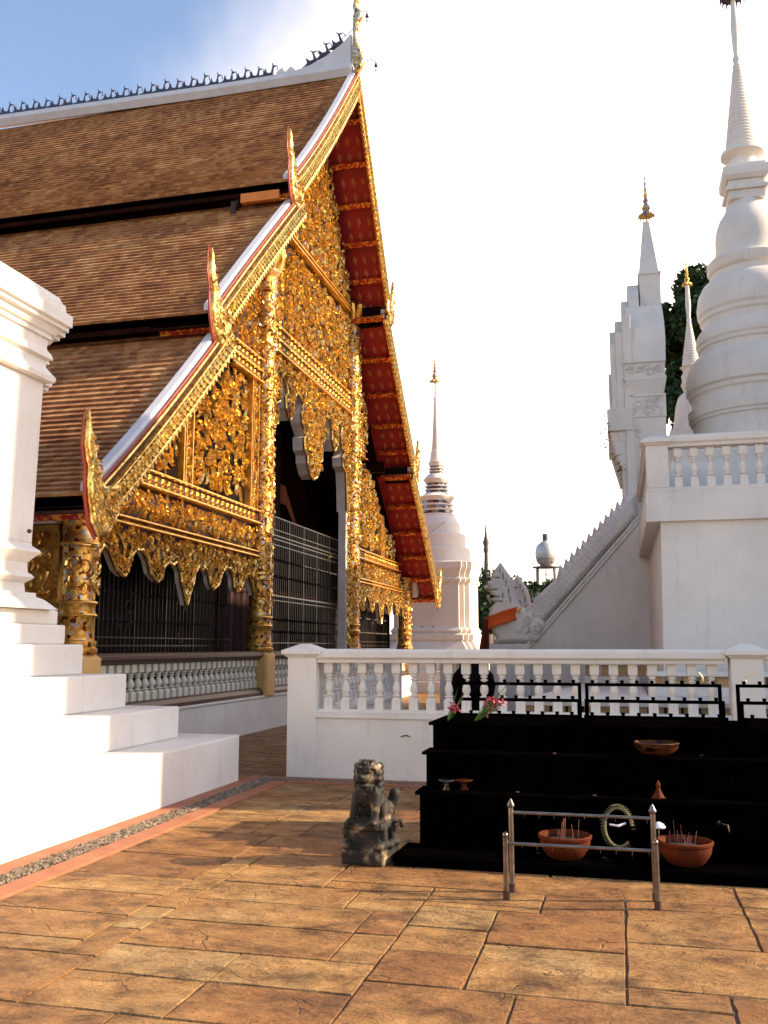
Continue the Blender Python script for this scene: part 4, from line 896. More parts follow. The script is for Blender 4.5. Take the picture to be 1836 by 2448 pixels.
# ------------------------------------------------------------------ middle stupa (behind)
def umbrella(mb, c, z, r, hgt, tiers=6):
    mb.lathe([(.03, z), (r, z + r * .12), (r * .95, z + r * .25), (r * .5, z + r * .6), (r * .4, z + r * .9), (r * .55, z + r * 1.1), (r * .45, z + r * 1.5), (r * .2, z + r * 1.8)] + [(max(r * .02, r * (.42 if k % 2 else .22) * (1 - k / (2 * tiers))), z + r * 1.8 + (hgt - r * 1.8) * k / (2 * tiers)) for k in range(2 * tiers + 1)], (c[0], c[1], 0), 16)
    for k in range(16):
        a = k * PI / 8; mb.tube([(c[0] + r * .98 * math.cos(a), c[1] + r * .98 * math.sin(a), z + r * .15), (c[0] + r * 1.08 * math.cos(a), c[1] + r * 1.08 * math.sin(a), z - r * .22)], [r * .10, r * .03], 4)
def mid_stupa():
    Yf = 32.0; h = 1.37; c = (-6.44, Yf + h)
    t = thing('stupa', 'slender white stupa with mirror banded rings behind the hall corner', 'stupa', (c[0], c[1], 0))
    rd = redent(.16, .16)
    prof = [(h + .9, -.01), (h + .9, .35), (h + .65, .36), (h + .65, .7), (h + .45, .72), (h + .45, 1.0), (h + .3, 1.05), (h + .3, 1.45), (h + .12, 1.75), (h + .16, 1.78), (h + .16, 1.95), (h + .06, 2.0), (h + .10, 2.1), (h + .02, 2.2), (h, 2.24), (h, 3.75), (h + .06, 3.8), (h + .08, 3.9), (h + .02, 3.98), (h + .04, 4.1), (h + .12, 4.3), (h + .12, 4.5), (h + .05, 4.56)]
    MB().plan(rd, prof, c).build('pedestal', 'white2', t)
    R = [(1.20, 4.56), (1.20, 5.05), (1.16, 5.10), (1.04, 5.12), (1.03, 5.58), (.99, 5.62), (.86, 5.64), (.84, 6.0), (.80, 6.05), (.70, 6.22), (.66, 6.32)]
    MB().lathe(R, (c[0] + .05, c[1], 0), 36).build('drum', 'white2', t, smooth=True)
    def ringed(z0, z1, r0, r1, n):
        mb = MB(); cm = MB(); H = (z1 - z0) / n
        for i in range(n):
            rr = r0 + (r1 - r0) * i / n; z = z0 + i * H
            mb.lathe([(rr, z), (rr + .02, z + .02), (rr + .02, z + H * .35), (rr - .03, z + H * .40)], (c[0] + .03, c[1], 0), 30)
            cm.lathe([(rr - .03, z + H * .36), (rr - .04, z + H)], (c[0] + .03, c[1], 0), 26)
        return mb, cm
    for z0, z1, r0, r1, zf, rf in ((6.32, 6.88, .64, .57, 7.12, .66), (7.14, 7.56, .43, .40, 7.86, .47), (7.88, 8.22, .28, .26, 8.36, .30)):
        mb, cm = ringed(z0, z1, r0, r1, 3)
        mb.lathe([(r1, z1), (rf, z1 + .10), (rf * 1.02, z1 + .16), (rf * .8, zf), (rf * .7, zf + .04)], (c[0] + .03, c[1], 0), 30)
        o = mb.build('ring', 'white2', t, smooth=True); cm.build('mirror_tiles', 'coin', o)
    pr = [(.24, 8.36), (.21, 8.7), (.18, 8.82), (.155, 8.84)] + [(.155 - .10 * k / 24 + (.008 if k % 2 else 0), 8.86 + 1.9 * k / 24) for k in range(25)] + [(.075, 10.80), (.05, 10.9), (.035, 11.5)]
    MB().lathe(pr, (c[0] + .02, c[1], 0), 20).build('spire', 'white2', t, smooth=True, angle=20)
    mb = MB(); umbrella(mb, c, 11.50, .2, 1.15); mb.tube([(c[0], c[1], 12.6), (c[0], c[1], 12.95)], .01, 5); mb.build('finial', gold('aged_gilt', (.4, .22, .08), (.75, .5, .25), .45), t)
    mb = MB()
    for x in (-7.4, -7.05, -6.7, -6.3): mb.ball((x, Yf - .01, 2.22), .03, 6, 4)
    mb.build('nail_hole', 'darkwood', t)
mid_stupa()

# ------------------------------------------------------------------ terrace, big stupa
def terrace():
    t = thing('terrace', 'massive white terrace block with balustrade rail on top at right', 'terrace', (3.0, 18.5, 0))
    X0, X1, Y0, Y1 = .45, 6.4, 13.2, 26.6
    mb = MB(); mb.add([(X0 + .10, Y0 + .02, -.01), (X1 - .1, Y0 + .02, -.01), (X1 - .1, Y1, -.01), (X0 + .10, Y1, -.01), (X0 + .17, Y0 + .06, 3.3), (X1 - .17, Y0 + .06, 3.3), (X1 - .17, Y1, 3.3), (X0 + .17, Y1, 3.3)], [(0, 3, 2, 1), (4, 5, 6, 7), (0, 1, 5, 4), (1, 2, 6, 5), (2, 3, 7, 6), (3, 0, 4, 7)])
    mb.build('retaining_wall', 'white2', t, bevel=.01)
    mb = MB(); mb.box(X0 - .02, X1, Y0 - .02, 18.42, 3.26, 3.68); mb.box(X0, X1, Y0, 18.42, 3.68, 3.74); mb.box(X0, X1, 18.42, Y1, 3.26, 3.74); mb.build('parapet', 'white2', t, bevel=.01)
    mb = MB(); mb.prism(rail_profile(Y0 + .12, 4.31, .15), X0 + .3, X1, 'x'); mb.prism(rail_profile(X0 + .12, 4.31, .15), Y0 + .3, 18.3, 'y'); mb.build('rail', 'white2', t, bevel=.008)
    mb = MB(); post(mb, X0 + .01, X0 + .31, Y0, Y0 + .3, 3.74, 4.34); mb.build('post', 'white2', t, bevel=.006)
    for i in range(24): copy_part(bal0, t, (.89 + i * .2145, Y0 + .12, 3.75))
    for i in range(21): copy_part(bal0, t, (X0 + .12, Y0 + .45 + i * .2145, 3.75))
    # inner low kerb wall seen through the balusters
    MB().box(.95, X1, 15.9, 16.0, 3.74, 4.62).build('inner_wall', 'white2', t)
    mb = MB()
    for x in (.85, 2.5, 4.1): mb.box(x, x + .5, 15.82, 15.90, 3.74, 4.5)
    mb.build('inner_pilaster', 'ochre', t) if False else mb.build('inner_pilaster', 'white2', t)
terrace()
def big_stupa():
    c = (2.97, 20.0)
    t = thing('stupa', 'large white bell stupa with ringed spire standing on the terrace', 'stupa', (c[0], c[1], 3.74))
    MB().box(c[0] - 1.75, c[0] + 1.75, c[1] - 1.75, c[1] + 1.75, 3.73, 5.3).build('base', 'white2', t, bevel=.03)
    pr = [(1.5, 5.3), (1.29, 5.95), (1.29, 6.12), (1.33, 6.14), (1.33, 6.2), (1.37, 6.22), (1.38, 6.40), (1.33, 6.44), (1.30, 6.50), (1.30, 6.66), (1.34, 6.70), (1.34, 6.78), (1.40, 6.82), (1.41, 7.0), (1.38, 7.2), (1.30, 7.4), (1.20, 7.52), (1.10, 7.56), (1.08, 7.70), (1.12, 7.73), (1.12, 7.8), (1.15, 7.84), (1.15, 7.95), (1.12, 8.05), (1.05, 8.15), (1.01, 8.2), (1.01, 8.32), (1.05, 8.36), (1.05, 8.44), (1.09, 8.5), (1.10, 8.68), (1.06, 8.93), (.96, 9.12), (.85, 9.22), (.76, 9.26), (.76, 9.38), (.82, 9.42), (.85, 9.48), (.85, 9.62), (.80, 9.68), (.70, 9.72), (.67, 9.80), (.655, 10.0), (.65, 10.2), (.62, 10.4), (.55, 10.6), (.45, 10.75), (.38, 10.9), (.36, 10.98)]
    MB().lathe(pr, (c[0], c[1], 0), 56).build('bell', 'white2', t, smooth=True, angle=28)
    mb = MB()
    for z0, z1, a, b in ((10.96, 11.15, .36, .36), (11.15, 11.24, .42, .42), (11.24, 11.38, .36, .36), (11.38, 11.46, .40, .46), (11.46, 11.66, .46, .46), (11.66, 11.74, .40, .40)): mb.frustum(c[0], c[1], z0, z1, a, a, b, b)
    mb.build('harmika', 'white2', t, bevel=.01)
    MB().lathe([(.30, 11.74), (.29, 11.96), (.38, 12.02), (.45, 12.08), (.43, 12.16), (.34, 12.20)], (c[0], c[1], 0), 32).build('collar', 'white2', t, smooth=True)
    pr = []
    n = 26
    for k in range(n):
        r = .345 - .265 * k / n; z = 12.20 + 2.05 * k / n; d = 2.05 / n; pr += [(r - .018, z), (r, z + d * .35), (r, z + d * .7), (r - .018, z + d * .95)]
    pr += [(.06, 14.27), (.085, 14.33), (.085, 14.4), (.055, 14.45), (.075, 14.8), (.085, 15.2), (.06, 15.6), (.04, 15.85)]
    MB().lathe(pr, (c[0], c[1], 0), 24).build('spire', 'white2', t, smooth=True, angle=60)
    mb = MB(); umbrella(mb, c, 15.85, .26, 1.6); mb.build('finial', 'hamsa', t)
    MB().ball((c[0] - .62, c[1] - 1.15, 6.98), .03, 6, 4).build('drain_hole', 'darkwood', t)
big_stupa()
def small_stupa():
    c = (2.21, 26.0)
    t = thing('stupa', 'small slim white stupa with gilded tip behind the large bell stupa', 'stupa', (c[0], c[1], 3.6))
    MB().plan(redent(.08, .08), [(1.0, 3.4), (1.0, 4.6), (.9, 4.7), (.9, 5.8), (.85, 6.0), (.8, 6.8)], c).build('base', 'white2', t)
    MB().lathe([(.85, 6.8), (.78, 7.0), (.66, 7.35), (.66, 7.4), (.56, 7.45), (.50, 7.8), (.46, 8.1), (.38, 8.35), (.22, 8.5), (.26, 8.6), (.3, 8.7), (.25, 8.8), (.28, 8.95), (.22, 9.05), (.24, 9.15), (.30, 9.2)], (c[0], c[1], 0), 28).build('bell', 'white2', t, smooth=True)
    pr = []
    for k in range(16): r = .25 - .19 * k / 16; z = 9.2 + 1.3 * k / 16; pr += [(r - .012, z), (r, z + .03), (r - .012, z + .07)]
    pr += [(.05, 10.5), (.07, 10.56), (.05, 10.62), (.075, 11.0), (.05, 11.6)]
    MB().lathe(pr, (c[0], c[1], 0), 18).build('spire', 'white2', t, smooth=True, angle=60)
    mb = MB(); umbrella(mb, c, 11.6, .13, 1.0, 5); mb.tube([(c[0], c[1], 12.5), (c[0], c[1], 13.1)], .008, 5); mb.build('finial', 'gold_plain', t)
small_stupa()

# ------------------------------------------------------------------ gate tower
def gate():
    y0, y1 = 18.55, 21.45
    t = thing('gate_tower', 'tall narrow white arched gateway tower at the head of the naga stair', 'gateway', (.75, 20.0, 3.7))
    mb = MB()
    mb.box(.41, 1.06, y0, y0 + .8, 3.7, 6.05); mb.box(.41, 1.06, y1 - .8, y1, 3.7, 6.05)      # pier pair
    mb.box(.395, 1.075, y0 - .015, y0 + .815, 6.05, 6.47); mb.box(.395, 1.075, y1 - .815, y1 + .015, 6.05, 6.47)
    mb.box(.39, 1.08, y0 - .03, y1 + .03, 6.47, 6.52)
    mb.frustum(.70, 20.0, 6.52, 6.80, .32, 1.45, .40, 1.53)
    mb.box(.28, 1.10, y0 - .08, y1 + .08, 6.80, 6.87); mb.box(.30, 1.08, y0 - .05, y1 + .05, 6.87, 7.16); mb.box(.27, 1.10, y0 - .08, y1 + .08, 7.16, 7.20)
    mb.build('pier', 'white2', t, bevel=.012)
    MB().box(.62, .70, y0 + .8, y1 - .8, 3.7, 6.5).build('door_leaf', 'darkwood', t)
    # carved bands
    mb = MB(); carve(mb, [(.43, 3.9), (.60, 3.9), (.60, 5.95), (.43, 5.95)], flatn(y0 - .001), .17, 1, .025, 1.2); carve(mb, [(.42, 6.08), (1.05, 6.08), (1.05, 6.44), (.42, 6.44)], flatn(y0 - .016), .18, 2, .025, 1.2); carve(mb, [(.32, 6.9), (1.06, 6.9), (1.06, 7.14), (.32, 7.14)], flatn(y0 - .051), .17, 3, .03, 1.3)
    mb.build('stucco_relief', 'white2', t)
    # barrel body above, curved
    pr = []
    for k in range(9):
        a = k / 8; pr.append((.36 + .02 * math.sin(a * PI), 7.20 + 1.36 * a))
    vs = []; fs = []
    for i, (hx, z) in enumerate(pr):
        hy = 1.45 - .55 * (i / 8) ** 2; vs += [(.74 - hx, 20 - hy, z), (.74 + hx, 20 - hy, z), (.74 + hx, 20 + hy, z), (.74 - hx, 20 + hy, z)]
    for i in range(8):
        for k in range(4): a = i * 4 + k; b = i * 4 + (k + 1) % 4; fs.append((a, b, b + 4, a + 4))
    fs.append((32, 33, 34, 35)); MB().add(vs, fs).build('vault', 'white2', t, smooth=True)
    mb = MB(); mb.box(.69, 1.12, 19.45, 20.55, 8.5, 9.38); mb.box(.67, 1.14, 19.43, 20.57, 9.38, 9.44)
    mb.frustum(.90, 20.0, 9.44, 9.50, .215, .5, .205, .42); mb.frustum(.90, 20.0, 9.50, 10.80, .205, .40, .062, .08); mb.build('pinnacle', 'white2', t, bevel=.012)
    mb = MB(); umbrella(mb, (.92, 20.0), 10.93, .17, 1.1, 6); mb.tube([(.92, 20, 10.75), (.92, 20, 10.98)], .02, 6); mb.tube([(.92, 20, 11.95), (.92, 20, 12.5)], .008, 5); mb.build('finial', make_mosaic('gilt_violet', [(0, (.7, .45, .15)), (.6, (.25, .22, .4))], 12, .4, .7), t)
    # stepped naga-arch frames projecting towards the stair
    for k, (x0, x1, hw, z0, z1) in enumerate(((.44, .66, 1.05, 6.6, 9.34), (.30, .45, 1.25, 6.3, 8.97), (.15, .31, 1.36, 6.0, 8.52), (.03, .16, 1.42, 6.0, 8.28))):
        arch = []
        n = 24
        for i in range(n + 1):
            a = PI * i / n; r = 1 + .03 * (i % 2); arch.append((20 - hw * math.cos(a) * r, z0 + .35 + (z1 - z0 - .35) * (math.sin(a) ** .8)))
        inner = [(20 + (hw - .62) * math.cos(PI * i / n), z0 + .3 + (z1 - z0 - 1.2) * math.sin(PI * i / n)) for i in range(n + 1)]
        mb = MB(); outer = [(20 - hw, z0)] + arch + [(20 + hw, z0)]
        ring_o = arch; ring_i = inner[::-1]
        vs = [(x, *p) for x in (x0, x1) for p in ring_o] + [(x, *p) for x in (x0, x1) for p in ring_i]; q = n + 1; fs = []
        for i in range(n):
            fs += [(i, i + 1, 2 * q + i + 1, 2 * q + i), (q + i, 3 * q + i, 3 * q + i + 1, q + i + 1), (i, q + i, q + i + 1, i + 1), (2 * q + i, 2 * q + i + 1, 3 * q + i + 1, 3 * q + i)]
        fs += [(0, 2 * q, 3 * q, q), (n, q + n, 3 * q + n, 2 * q + n)]
        mb.add(vs, fs); mb.build('arch_frame', 'white2', t, bevel=.015)
    for ya, yb in ((18.52, 18.95), (21.05, 21.48)):
        mb = MB(); mb.box(.28, .45, ya, yb + (.5 if ya < 20 else 0), 3.7, 8.2); mb.box(.14, .282, ya + .03, yb - .03, 5.6, 7.85); mb.box(.03, .142, ya + .06, yb - .06, 5.75, 7.6); mb.box(-.02, .032, ya + .09, yb - .09, 5.85, 7.0)
        mb.build('arch_cheek', 'white2', t, bevel=.01)
    for s in (-1, 1):
        yy = 20 + s * 1.12
        mb = MB(); mb.box(-.07, .42, yy - .39, yy + .39, 5.80, 6.25); mb.add([(.15, yy - .30, 5.1), (.42, yy - .30, 5.1), (.42, yy + .30, 5.1), (.15, yy + .30, 5.1), (-.03, yy - .32, 5.8), (.42, yy - .32, 5.8), (.42, yy + .32, 5.8), (-.03, yy + .32, 5.8)], [(0, 3, 2, 1), (4, 5, 6, 7), (0, 1, 5, 4), (1, 2, 6, 5), (2, 3, 7, 6), (3, 0, 4, 7)]); mb.box(.19, .415, yy - .29, yy + .30, 3.9, 5.2); mb.build('porch_pier', 'white2', t, bevel=.012)
gate()
def vines():
    r = np.random.default_rng(4)
    for lab, pts in (('sprig of small dark leaves growing from the upper gateway bracket', [(-.12, 18.4, 5.9), (-.2, 18.4, 5.72), (-.05, 18.4, 5.8), (-.17, 18.4, 5.5), (-.1, 18.4, 5.6)]), ('lower sprig of dark leaves growing beneath the gateway bracket', [(.04, 18.45, 5.25), (.1, 18.45, 5.15), (.16, 18.45, 5.02), (.12, 18.45, 4.95)])):
        t = thing('wall_plant', lab, 'plant', pts[0]); mb = MB(); st = MB()
        st.tube([(pts[0][0] + .15, pts[0][1] + .14, pts[0][2] + .1)] + pts, .005, 4)
        for p in pts:
            for _ in range(9):
                c = np.array(p) + r.normal(0, .045, 3); a = r.normal(size=3); a /= np.linalg.norm(a); b = np.cross(a, r.normal(size=3)); b /= np.linalg.norm(b)
                s = r.uniform(.018, .035); mb.add([c - a * s, c + b * s * .6, c + a * s, c - b * s * .6], [(0, 1, 2, 3)])
        mb.build('leaves', 'leaf', t); st.build('stem', 'bark', t)
vines()

# ------------------------------------------------------------------ naga stair walls
def naga_wall(y0, label, sash):
    th = .5; yc = y0 + th / 2
    t = thing('naga_stair_wall', label, 'stair wall', (-1.0, yc, 0))
    def Z(x, y): return (-1.75 + (x - 900) * .00150, 1.6 + (1215 - y) * .00151)
    # triangular side wall
    def line(x): return 1.62 + (x + 1.72) * 1.12
    MB().prism([(-2.3, -.01), (.62, -.01), (.62, 4.05), (.47, 4.05), (-1.78, 1.56), (-2.3, 1.3)], y0 + .10, y0 + th - .10, 'y').build('side_wall', 'white2', t)
    # double moulding under the body
    mb = MB()
    for off, r in ((0, .035), (-.09, .028)):
        mb.tube([(-2.45, y0 + .08, 1.50 + off), (-2.0, y0 + .08, 1.50 + off), (-1.75, y0 + .08, 1.58 + off), (-1.6, y0 + .08, 1.74 + off), (-.6, y0 + .08, 2.86 + off), (.47, y0 + .08, 4.06 + off)], r, 8)
    mb.build('moulding', 'white2', t, smooth=True)
    # body with teeth along its back
    lo = [(-2.0, 1.56), (-1.78, 1.62), (-1.62, 1.76), (.47, 4.10)]
    hi = []
    x = .42; tops = [(.42, 4.60), (.16, 4.44)]
    P0 = np.array([.14, 4.34]); P1 = np.array([-1.12, 2.98]); n = 11
    for i in range(n):
        a = P0 + (P1 - P0) * i / n; b = P0 + (P1 - P0) * (i + 1) / n; hi += [(a[0] - .02, a[1] - .02), ((a[0] * .55 + b[0] * .45) - .03, (a[1] * .55 + b[1] * .45) + .13)]
    hi += [(-1.16, 2.90), (-1.35, 2.72), (-1.58, 2.52), (-1.72, 2.30), (-1.9, 2.25)]
    poly = lo + tops + hi
    Q = np.array(poly)
    g = SDF((Q[:, 0].min() - .1, y0 - .05, Q[:, 1].min() - .1), (Q[:, 0].max() + .1, y0 + th + .05, Q[:, 1].max() + .1), .02)
    g.u(g.slab(poly, 'xz', yc, th / 2, .13)); g.mb().build('body', 'scales', t, smooth=True, angle=70)
    # head and neck
    out = [(550, 130), (640, 260), (715, 400), (745, 560), (790, 690), (860, 760), (1000, 700), (1130, 880), (1180, 980), (1080, 1130), (930, 1215), (420, 1225), (480, 1140), (435, 1080), (400, 960), (380, 850), (405, 745), (470, 665), (430, 640), (405, 690), (385, 640), (365, 575), (420, 560), (395, 520), (345, 495), (325, 450), (370, 455), (395, 430), (385, 390), (420, 370), (430, 290), (500, 200)]
    poly = [Z(*p) for p in out]
    MB().box(-2.50, -1.70, y0 + .02, y0 + th - .02, -.01, 1.60).build('base', 'white2', t)
    g = SDF((-2.85, y0 - .12, 1.45), (-1.15, y0 + th + .12, 3.4), .018)
    g.u(g.slab(poly, 'xz', yc, .25, .12))
    for s in (-1, 1):
        a = Z(445, 430); g.u(g.ell((a[0], yc + s * .19, a[1]), (.085, .07, .075)), .02)          # eye boss
        a = Z(360, 465); g.u(g.ell((a[0], yc + s * .06, a[1]), (.06, .05, .045)), .02)
        a = Z(520, 660); b = Z(420, 610); g.u(g.cap((a[0], yc + s * .19, a[1]), (b[0], yc + s * .14, b[1]), .035, .025), .02)   # lip
        a = Z(500, 560); b = Z(430, 560); g.u(g.cap((a[0], yc + s * .20, a[1]), (b[0], yc + s * .15, b[1]), .03, .02), .02)
        for px, py, r in ((850, 950, .13), (960, 1010, .13), (900, 900, .1), (1050, 950, .1), (820, 1030, .09), (1000, 1120, .10)):
            a = Z(px, py); g.u(g.ell((a[0], yc + s * .20, a[1]), (r, .07, r)), .03)             # chest flames
        for px, py, r in ((620, 350, .05), (660, 480, .06), (650, 600, .05)):
            a = Z(px, py); g.u(g.ell((a[0], yc + s * .22, a[1]), (r, .03, r * 1.5)), .03)
    a = Z(400, 600); g.sub(g.ell((a[0] - .03, yc, a[1] + .01), (.16, .5, .045)))
    for s in (-1, 1):
        for px, py, rx, rz in ((500, 600, .10, .022), (545, 665, .09, .018), (470, 505, .10, .018), (590, 590, .02, .07), (520, 350, .07, .018)):
            a = Z(px, py); g.sub(g.ell((a[0], yc + s * .27, a[1]), (rx, .12, rz)))
        a = Z(440, 432); g.u(g.ell((a[0], yc + s * .235, a[1]), (.05, .05, .045)), .0); g.sub(g.ell((a[0], yc + s * .30, a[1]), (.02, .04, .018)))
        for px, py in ((380, 575), (400, 660)):
            a = Z(px, py); g.u(g.cap((a[0], yc + s * .1, a[1]), (a[0] - .01, yc + s * .1, a[1] + (.07 if py == 660 else -.08)), .02, .006), .005)
        for k, (px, py) in enumerate(((560, 250), (600, 330), (640, 430), (670, 540), (690, 650))):
            a = Z(px, py); g.sub(g.ell((a[0], yc + s * .27, a[1]), (.016, .11, .10)))
    g.mb().build('naga_head', 'white2', t, smooth=True, angle=70)
    mb = MB(); carve(mb, [Z(*p) for p in ((880, 830), (960, 560), (1120, 560), (1200, 640), (1150, 900), (1050, 950))], flatn(y0 + .02), .15, 8, .03, 1.2)
    carve(mb, [Z(*p) for p in ((720, 930), (880, 860), (1080, 900), (1100, 1050), (930, 1150), (780, 1080))], flatn(y0 - .03), .24, 9, .05, 1.0); mb.build('stucco_scrolls', 'white2', t)
    if sash:
        s = thing('sash', 'orange red cloth sash with yellow knot tied round the near naga neck', 'sash', (-2.3, y0, 2.0))
        # cloth band round the neck
        vs = []; n = 26; m = 7
        for i in range(n):
            a = 2 * PI * i / n
            for j in range(m):
                w = j / (m - 1); cx, cz = Z(585, 880); ex = .36; ey = .385
                x = cx + ex * math.cos(a) + .01 * math.sin(7 * a + 9 * w); y = yc + ey * math.sin(a) * (1 - .06 * math.sin(14 * w * PI + a)); tw = .20
                z = cz - .0 + math.cos(a) * .12 + (w - .5) * 2 * (tw * .62) ; vs.append((x, y, z))
        fs = [(i * m + j, ((i + 1) % n) * m + j, ((i + 1) % n) * m + j + 1, i * m + j + 1) for i in range(n) for j in range(m - 1)]
        o = MB().add(vs, fs).build('cloth_band', 'orange', s, smooth=True, angle=80); md = o.modifiers.new('th', 'SOLIDIFY'); md.thickness = .02
        a = Z(800, 790); mb = MB()
        mb.ball((a[0], y0 - .04, a[1]), .04, 8, 5, (1, 1, 1.3)); mb.tube([(a[0], y0 - .05, a[1]), (a[0] + .05, y0 - .08, a[1] + .06)], [.03, .012], 6); mb.build('yellow_knot', 'yellow', s, smooth=True)
        # maroon cloth tail hanging off the chest
        vs = []; n = 14
        for j in range(9):
            v = j / 8; cx = Z(380, 900)[0] - .01 - .07 * v ** .7; wd = .04 + .07 * v; z = Z(380, 900)[1] + .02 - .68 * v
            for i in range(n): u = i / (n - 1) * 2 - 1; vs.append((cx + u * wd, y0 + .05 + .03 * math.sin(i * 1.9) * v, z))
        fs = [(j * n + i, j * n + i + 1, (j + 1) * n + i + 1, (j + 1) * n + i) for j in range(8) for i in range(n - 1)]
        o = MB().add(vs, fs).build('cloth_tail', 'maroon', s, smooth=True, angle=80); md = o.modifiers.new('th', 'SOLIDIFY'); md.thickness = .015
naga_wall(18.4, 'near white naga serpent stair wall with scaly back wearing an orange sash', True)
naga_wall(21.7, 'far white naga serpent stair wall, only its crest showing behind the near head', False)
def stairs():
    mb = MB(); n = 20
    for i in range(n): mb.box(-1.9 + i * .118, .55, 18.9, 21.7, i * .19 - .01, (i + 1) * .19)
    o = mb.build('stair', 'white2'); tag(o, 'white flight of steps between the two naga walls', 'stairs')
stairs()
# unclear dark form in front of the naga, built as an urn
t = thing('urn', 'dark urn shaped body standing in front of the near naga', 'urn', (-2.55, 16.6, 0))
MB().lathe([(.25, 0), (.27, .05), (.18, .12), (.14, .3), (.20, .42), (.34, .6), (.40, .85), (.36, 1.05), (.26, 1.16), (.24, 1.22), (.30, 1.27), (.27, 1.29)], (-2.55, 16.6, 0), 26).build('bowl', 'black', t, smooth=True)
MB().lathe([(.24, 1.27), (.2, 1.34), (.08, 1.38), (.05, 1.41), (.07, 1.43), (.01, 1.46)], (-2.55, 16.6, 0), 20).build('lid', 'black', t, smooth=True)

# ------------------------------------------------------------------ low white platform with vent blocks
def platform():
    t = thing('platform', 'low white two tier platform with rows of tan vent blocks behind the balustrade', 'platform', (0, 14, 0))
    X0 = -1.25
    mb = MB(); mb.prism([(X0, 11.45), (5.5, 11.45), (5.5, 13.1), (.35, 13.1), (.35, 17.0), (-.6, 17.0)], .84, .90, 'z'); mb.prism([(X0 + .03, 11.5), (5.5, 11.5), (5.5, 13.1), (.35, 13.1), (.35, 17.0), (-.57, 17.0)], -.01, .70, 'z')
    mb.build('slab', 'white', t, bevel=.006)
    x = X0 + .06
    while x < 4.0: MB().box(x, x + .155, 11.49, 11.6, .70, .84).build('vent_block', 'vent', t); x += .19
    MB().box(X0 + .1, 5.4, 11.6, 11.64, .70, .84).build('dark_gap', 'darkwood', t)  # solid strip behind the blocks, dark of the gaps put into its colour
    mb = MB(); mb.box(-.62, .34, 17.05, 17.3, -.01, 1.02); mb.box(-.66, .34, 17.0, 17.35, 1.22, 1.30); mb.build('upper_wall', 'white', t, bevel=.006)
    x = -.6
    while x < .3: MB().box(x, x + .23, 17.08, 17.25, 1.02, 1.22).build('vent_block', 'vent', t); x += .28
    mb = MB(); mb.box(.36, 5.5, 12.85, 13.1, .90, 1.02); mb.box(.34, 5.5, 12.8, 13.12, 1.16, 1.22); mb.build('kerb_wall', 'white', t, bevel=.006)
    x = .38
    while x < 4.0: MB().box(x, x + .17, 12.9, 13.05, 1.02, 1.16).build('vent_block', 'vent', t); x += .21
platform()

# ------------------------------------------------------------------ altar with candle racks
def altar():
    t = thing('candle_altar', 'black soot covered stepped candle altar in front of the white balustrade', 'altar', (0, 7.4, 0))
    mb = MB(); X0, X1 = -1.52, 3.0
    for y0, z in ((7.08, .445), (7.35, .71), (7.62, .925)):
        pass
    mb.box(X0, X1, 7.12, 8.4, -.01, .43); mb.box(X0, X1, 7.38, 8.4, .43, .70); mb.box(X0, X1, 7.66, 8.4, .70, .905)
    mb.build('block', 'soot', t, bevel=.008)
    mb = MB(); mb.box(X0 - .03, X1, 7.09, 7.40, .43, .455); mb.box(X0 - .03, X1, 7.35, 7.68, .70, .722); mb.box(X0 - .03, X1, 7.63, 8.43, .905, .93); mb.build('shelf_top', 'soot', t, bevel=.004)
    mb = MB(); mb.box(-1.62, X1, 6.66, 7.12, -.01, .075); mb.build('front_sill', 'soot', t, bevel=.012)
    # tin cups and wax spots on the sills
    mb = MB(); r = np.random.default_rng(8)
    for _ in range(8):
        x = r.uniform(-1.0, 1.0); y, z = [(6.9, .075), (7.22, .455), (7.5, .722)][r.integers(3)]; y += r.uniform(-.1, .1)
        MB().lathe([(.012, 0), (.018, .004), (.012, .01)], (x, y, z), 7).build('wax_drip', 'ash', t)
altar()
CUP = []
def rack(x0, x1, label):
    t = thing('candle_rack', label, 'candle rack', ((x0 + x1) / 2, 7.95, .93), 'black candle racks on the altar')
    mb = MB(); r = .011; lv = [(8.15, 1.215), (7.95, 1.09), (7.75, .975)]
    for x in (x0, x1):
        for y, z in lv: mb.box(x - .014, x + .014, y - .014, y + .014, .93, z)
        mb.box(x - .012, x + .012, 7.74, 8.15, .945, .965)
    mb.build('frame', 'soot', t)
    for y, z in lv:
        o = MB().box(x0 - .014, x1 + .014, y - .014, y + .014, z, z + .026).build('bar', 'soot', t)
        n = 9
        for i in range(n):
            cx = x0 + .05 + (x1 - x0 - .1) * i / (n - 1)
            if not CUP: CUP.append(MB().lathe([(.006, .02), (.014, .03), (.016, .05), (.012, .05), (.010, .035)], (0, 0, 0), 8).build('candle_cup', 'soot', o, origin=(0, 0, 0))); CUP[0].location = Vector((cx, y, z)) - parent_world(o)
            else: copy_part(CUP[0], o, (cx, y, z))
rack(-1.38, -.34, 'leftmost of the three black candle racks, flowers leaning on it')
rack(-.28, .79, 'middle black candle rack on the altar, one crooked candle at its right end')
rack(.93, 2.0, 'rightmost black candle rack, cut off by the right edge of the photo')
for x, bend, lab in ((.66, -.03, 'thin bent yellow candle on the middle rack'), (1.0, .07, 'thin bent yellow candle on the rightmost rack')):
    mb = MB(); mb.tube([(x, 8.15, 1.26), (x - bend * .1, 8.15, 1.29), (x + bend * .5, 8.15, 1.32), (x + bend, 8.15, 1.335)], .006, 6); tag(mb.build('candle', 'wax', origin=(x, 8.15, 1.26), smooth=True), lab, 'candle', 'bent candles on the racks')

